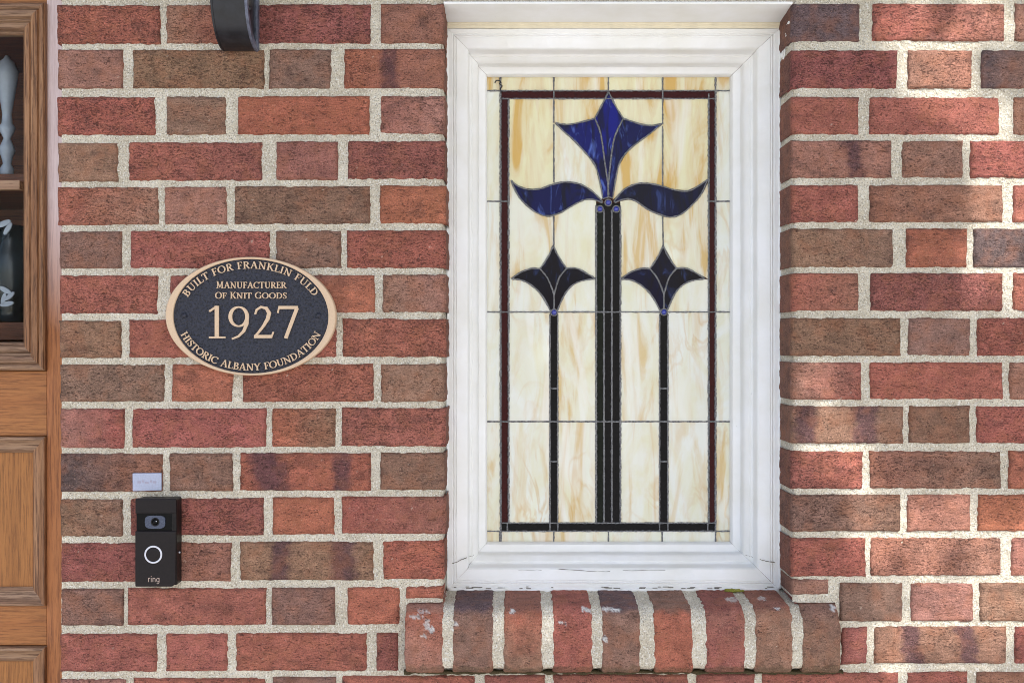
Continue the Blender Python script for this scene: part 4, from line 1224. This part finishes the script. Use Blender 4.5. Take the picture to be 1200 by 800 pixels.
# upper light: glass, a shelf bar across it
m = NB('clear door glass')
gm = m.done((.9, .93, .92), 0.02, Transmission_Weight=1.0, IOR=1.12, Specular_IOR_Level=0.5)
box('glass', DXL + .040, SX - .042, B0 + .018, B0 + .021, dz(409), dz(18), gm, door, 0)
box('glazing_bar', DXL + .045, SX - .0435, B0 + .002, B0 + .0175, dz(222), dz(211), M['mould_h'], door, .001)

# door lining that the door closes against, behind the bricks
o = box('door_jamb', SX + .129, SX + .165, DD - .04, DD + .12, 0, 2.16, M['oak_v'], None, .001); o['kind'] = 'structure'
o = box('door_jamb', DXL - .165, DXL - .129, DD - .04, DD + .12, 0, 2.16, M['oak_v'], None, .001); o['kind'] = 'structure'
o = box('door_head', DXL - .128, SX + .128, DD - .04, DD + .12, 2.125, 2.16, M['oak_h'], None, .001); o['kind'] = 'structure'

# what stands in the hall behind the glass
cab = thing('hall_shelf', 'dark timber shelf unit seen through the door glass', 'shelf', (-1.1, .5, 0))
box('back_board', -1.75, -.62, .52, .54, .9, 2.2, M['dark_wood'], cab, .001)
box('side_board', -.66, -.64, .20, .5195, .9, 2.2, M['dark_wood'], cab, .001)
SH1 = CZ + (400 - 208) * S * (D + .24) / D
SH2 = CZ + (400 - 378) * S * (D + .24) / D
box('shelf', -1.74, -.662, .20, .518, SH1 - .02, SH1, M['dark_wood'], cab, .001)
box('shelf', -1.74, -.662, .20, .518, SH2 - .03, SH2, M['dark_wood'], cab, .001)
box('shelf', -1.74, -.662, .20, .518, CZ + .53, CZ + .55, M['dark_wood'], cab, .001)
dl = .24; kk = (D + dl) / D
cxo = (2 - 600) * S * kk
def zz(py): return CZ + (400 - py) * S * kk
bm = bmesh.new()
prf = [(.007, 207), (.010, 205), (.011, 196), (.0065, 190), (.009, 182), (.013, 174), (.009, 166), (.0055, 160), (.011, 152), (.013, 147), (.0085, 142), (.0075, 132), (.010, 118), (.014, 100), (.017, 86), (.0175, 80), (.0135, 74), (.012, 70), (.006, 66), (.003, 62)]
lathe(bm, [(r * 1.05, zz(y)) for r, y in prf], (cxo, dl + .02, 0), 24)
o = bm_obj('white_ornament', bm, M['porcelain'], smooth=True); o['label'] = 'slender white turned ornament behind the upper door glass'; o['category'] = 'ornament'
v = thing('dark_vase', 'dark glazed vase with pale leaf shapes behind the lower part of the door glass', 'vase', (cxo, dl + .03, SH2))
bm = bmesh.new()
lathe(bm, [(.020, SH2 + .001), (.026, SH2 + .004), (.021, SH2 + .02), (.030, SH2 + .05), (.034, SH2 + .085), (.030, SH2 + .12), (.020, SH2 + .15), (.022, SH2 + .17), (.016, SH2 + .172)], (cxo - .006, dl + .05, 0), 28)
bm_obj('vase_body', bm, M['dark_vase'], v, smooth=True)
for (px, py, r, rt) in ((4, 262, .010, .4), (9, 268, .009, 1.0), (6, 340, .009, -.5), (11, 347, .008, .7), (8, 356, .009, .2), (4, 350, .008, 1.3)):
    p = at(px, py, dl + .012)
    bm = bmesh.new()
    pts = [(p.x + r * (math.cos(a) * math.cos(rt) * 1.4 - math.sin(a) * math.sin(rt) * .5), p.z + r * (math.cos(a) * math.sin(rt) * 1.4 + math.sin(a) * math.cos(rt) * .5)) for a in [2 * PI * k / 10 for k in range(10)]]
    bm_prism(bm, pts, p.y, p.y + .003); bm_obj('leaf', bm, M['porcelain'], v, .0006)

# ------------------------------------------------------------------ pavement and the shading tree behind the camera
m = NB('grey concrete pavement')
vv = m.coord(rnd=False); nn = m.noise(vv, 30, 4)
gm2 = m.done(m.mix(m.ramp(nn, .3, .7), lin((178, 177, 172)), lin((194, 193, 188))), .9, m.bump(nn, .3, .003))
bm = bmesh.new()
vs_ = [bm.verts.new(p) for p in ((-60, -60, 0), (60, -60, 0), (60, 20, 0), (-60, 20, 0))]
bm.faces.new(vs_)
g = bm_obj('pavement', bm, gm2); g['kind'] = 'structure'
o = box('hall_floor', -3, 3, .31, 4, .0, .02, M['dark_wood']); o['kind'] = 'structure'
o = box('hall_wall', -3, 3, 4.0, 4.1, 0, 3.2, M['dark_wood']); o['kind'] = 'structure'
o = box('hall_ceiling', -3, 3, .31, 4, 3.1, 3.2, M['dark_wood']); o['kind'] = 'structure'
o = box('hall_side_wall', -1.95, -1.80, .1, 4, 0, 3.2, M['dark_wood']); o['kind'] = 'structure'

GAPS = [(1110, 25, 80, 22), (1095, 80, 38, 24), (1135, 135, 36, 20), (1185, 190, 45, 26), (1180, 250, 34, 26), (1175, 295, 40, 26), (943, 437, 14, 16), (974, 500, 14, 14), (985, 548, 28, 22), (1012, 600, 32, 18),
        (1100, 602, 42, 24), (1095, 650, 84, 26), (1105, 705, 48, 30), (1185, 705, 44, 40), (1100, 755, 95, 22), (1195, 640, 40, 25), (1180, 340, 35, 20), (1050, 705, 14, 26)]
def in_gap(p):
    t = p.y / SV.y
    q = p - SV * t
    px, py = 600 + q.x / S, 400 - (q.z - CZ) / S
    for (gx, gy, rx, ry) in GAPS:
        if ((px - gx) / (rx + 22)) ** 2 + ((py - gy) / (ry + 22)) ** 2 < 1: return True
    return False
tree = thing('shade_tree', 'leafy street tree whose crown shades the wall', 'tree', (2.6, -4.6, 0))
base = Vector((2.6, -4.6, 0)); cc = SV * 3.4 + Vector((.05, 0, CZ))
bm = bmesh.new()
tube_pts(bm, [base, base + Vector((.05, 0, 1.2)), base + Vector((-.1, .2, 2.6)), base.lerp(cc, .6) + Vector((0, 0, 1.8)), cc + Vector((.2, 0, .5))], [.16, .13, .11, .07, .03], 10)
bm_obj('trunk', bm, M['bark'], tree, smooth=True, origin=base)
rs = np.random.RandomState(5)
e1 = Vector((math.cos(SUN_AZ), math.sin(SUN_AZ), 0)); e2 = SV.cross(e1).normalized()
V_, F_ = [], []
cnt = 0
while cnt < 42000:
    a, b, c_ = rs.uniform(-1, 1, 3)
    if a * a + b * b > 1: continue
    p = cc + e1 * a * 1.9 + e2 * b * 1.45 + SV * c_ * .55
    if in_gap(p) and rs.rand() > .012: continue
    n = (SV + Vector(rs.uniform(-.8, .8, 3))).normalized()
    u = n.cross(Vector(rs.uniform(-1, 1, 3))).normalized(); v_ = n.cross(u)
    s1, s2 = rs.uniform(.028, .042), rs.uniform(.018, .026)
    i = len(V_)
    V_ += [p - u * s1, p + v_ * s2, p + u * s1, p - v_ * s2]; F_.append((i, i + 1, i + 2, i + 3)); cnt += 1
np_mesh('crown', [tuple(v) for v in V_], F_, M['leaf'], tree, smooth=False)
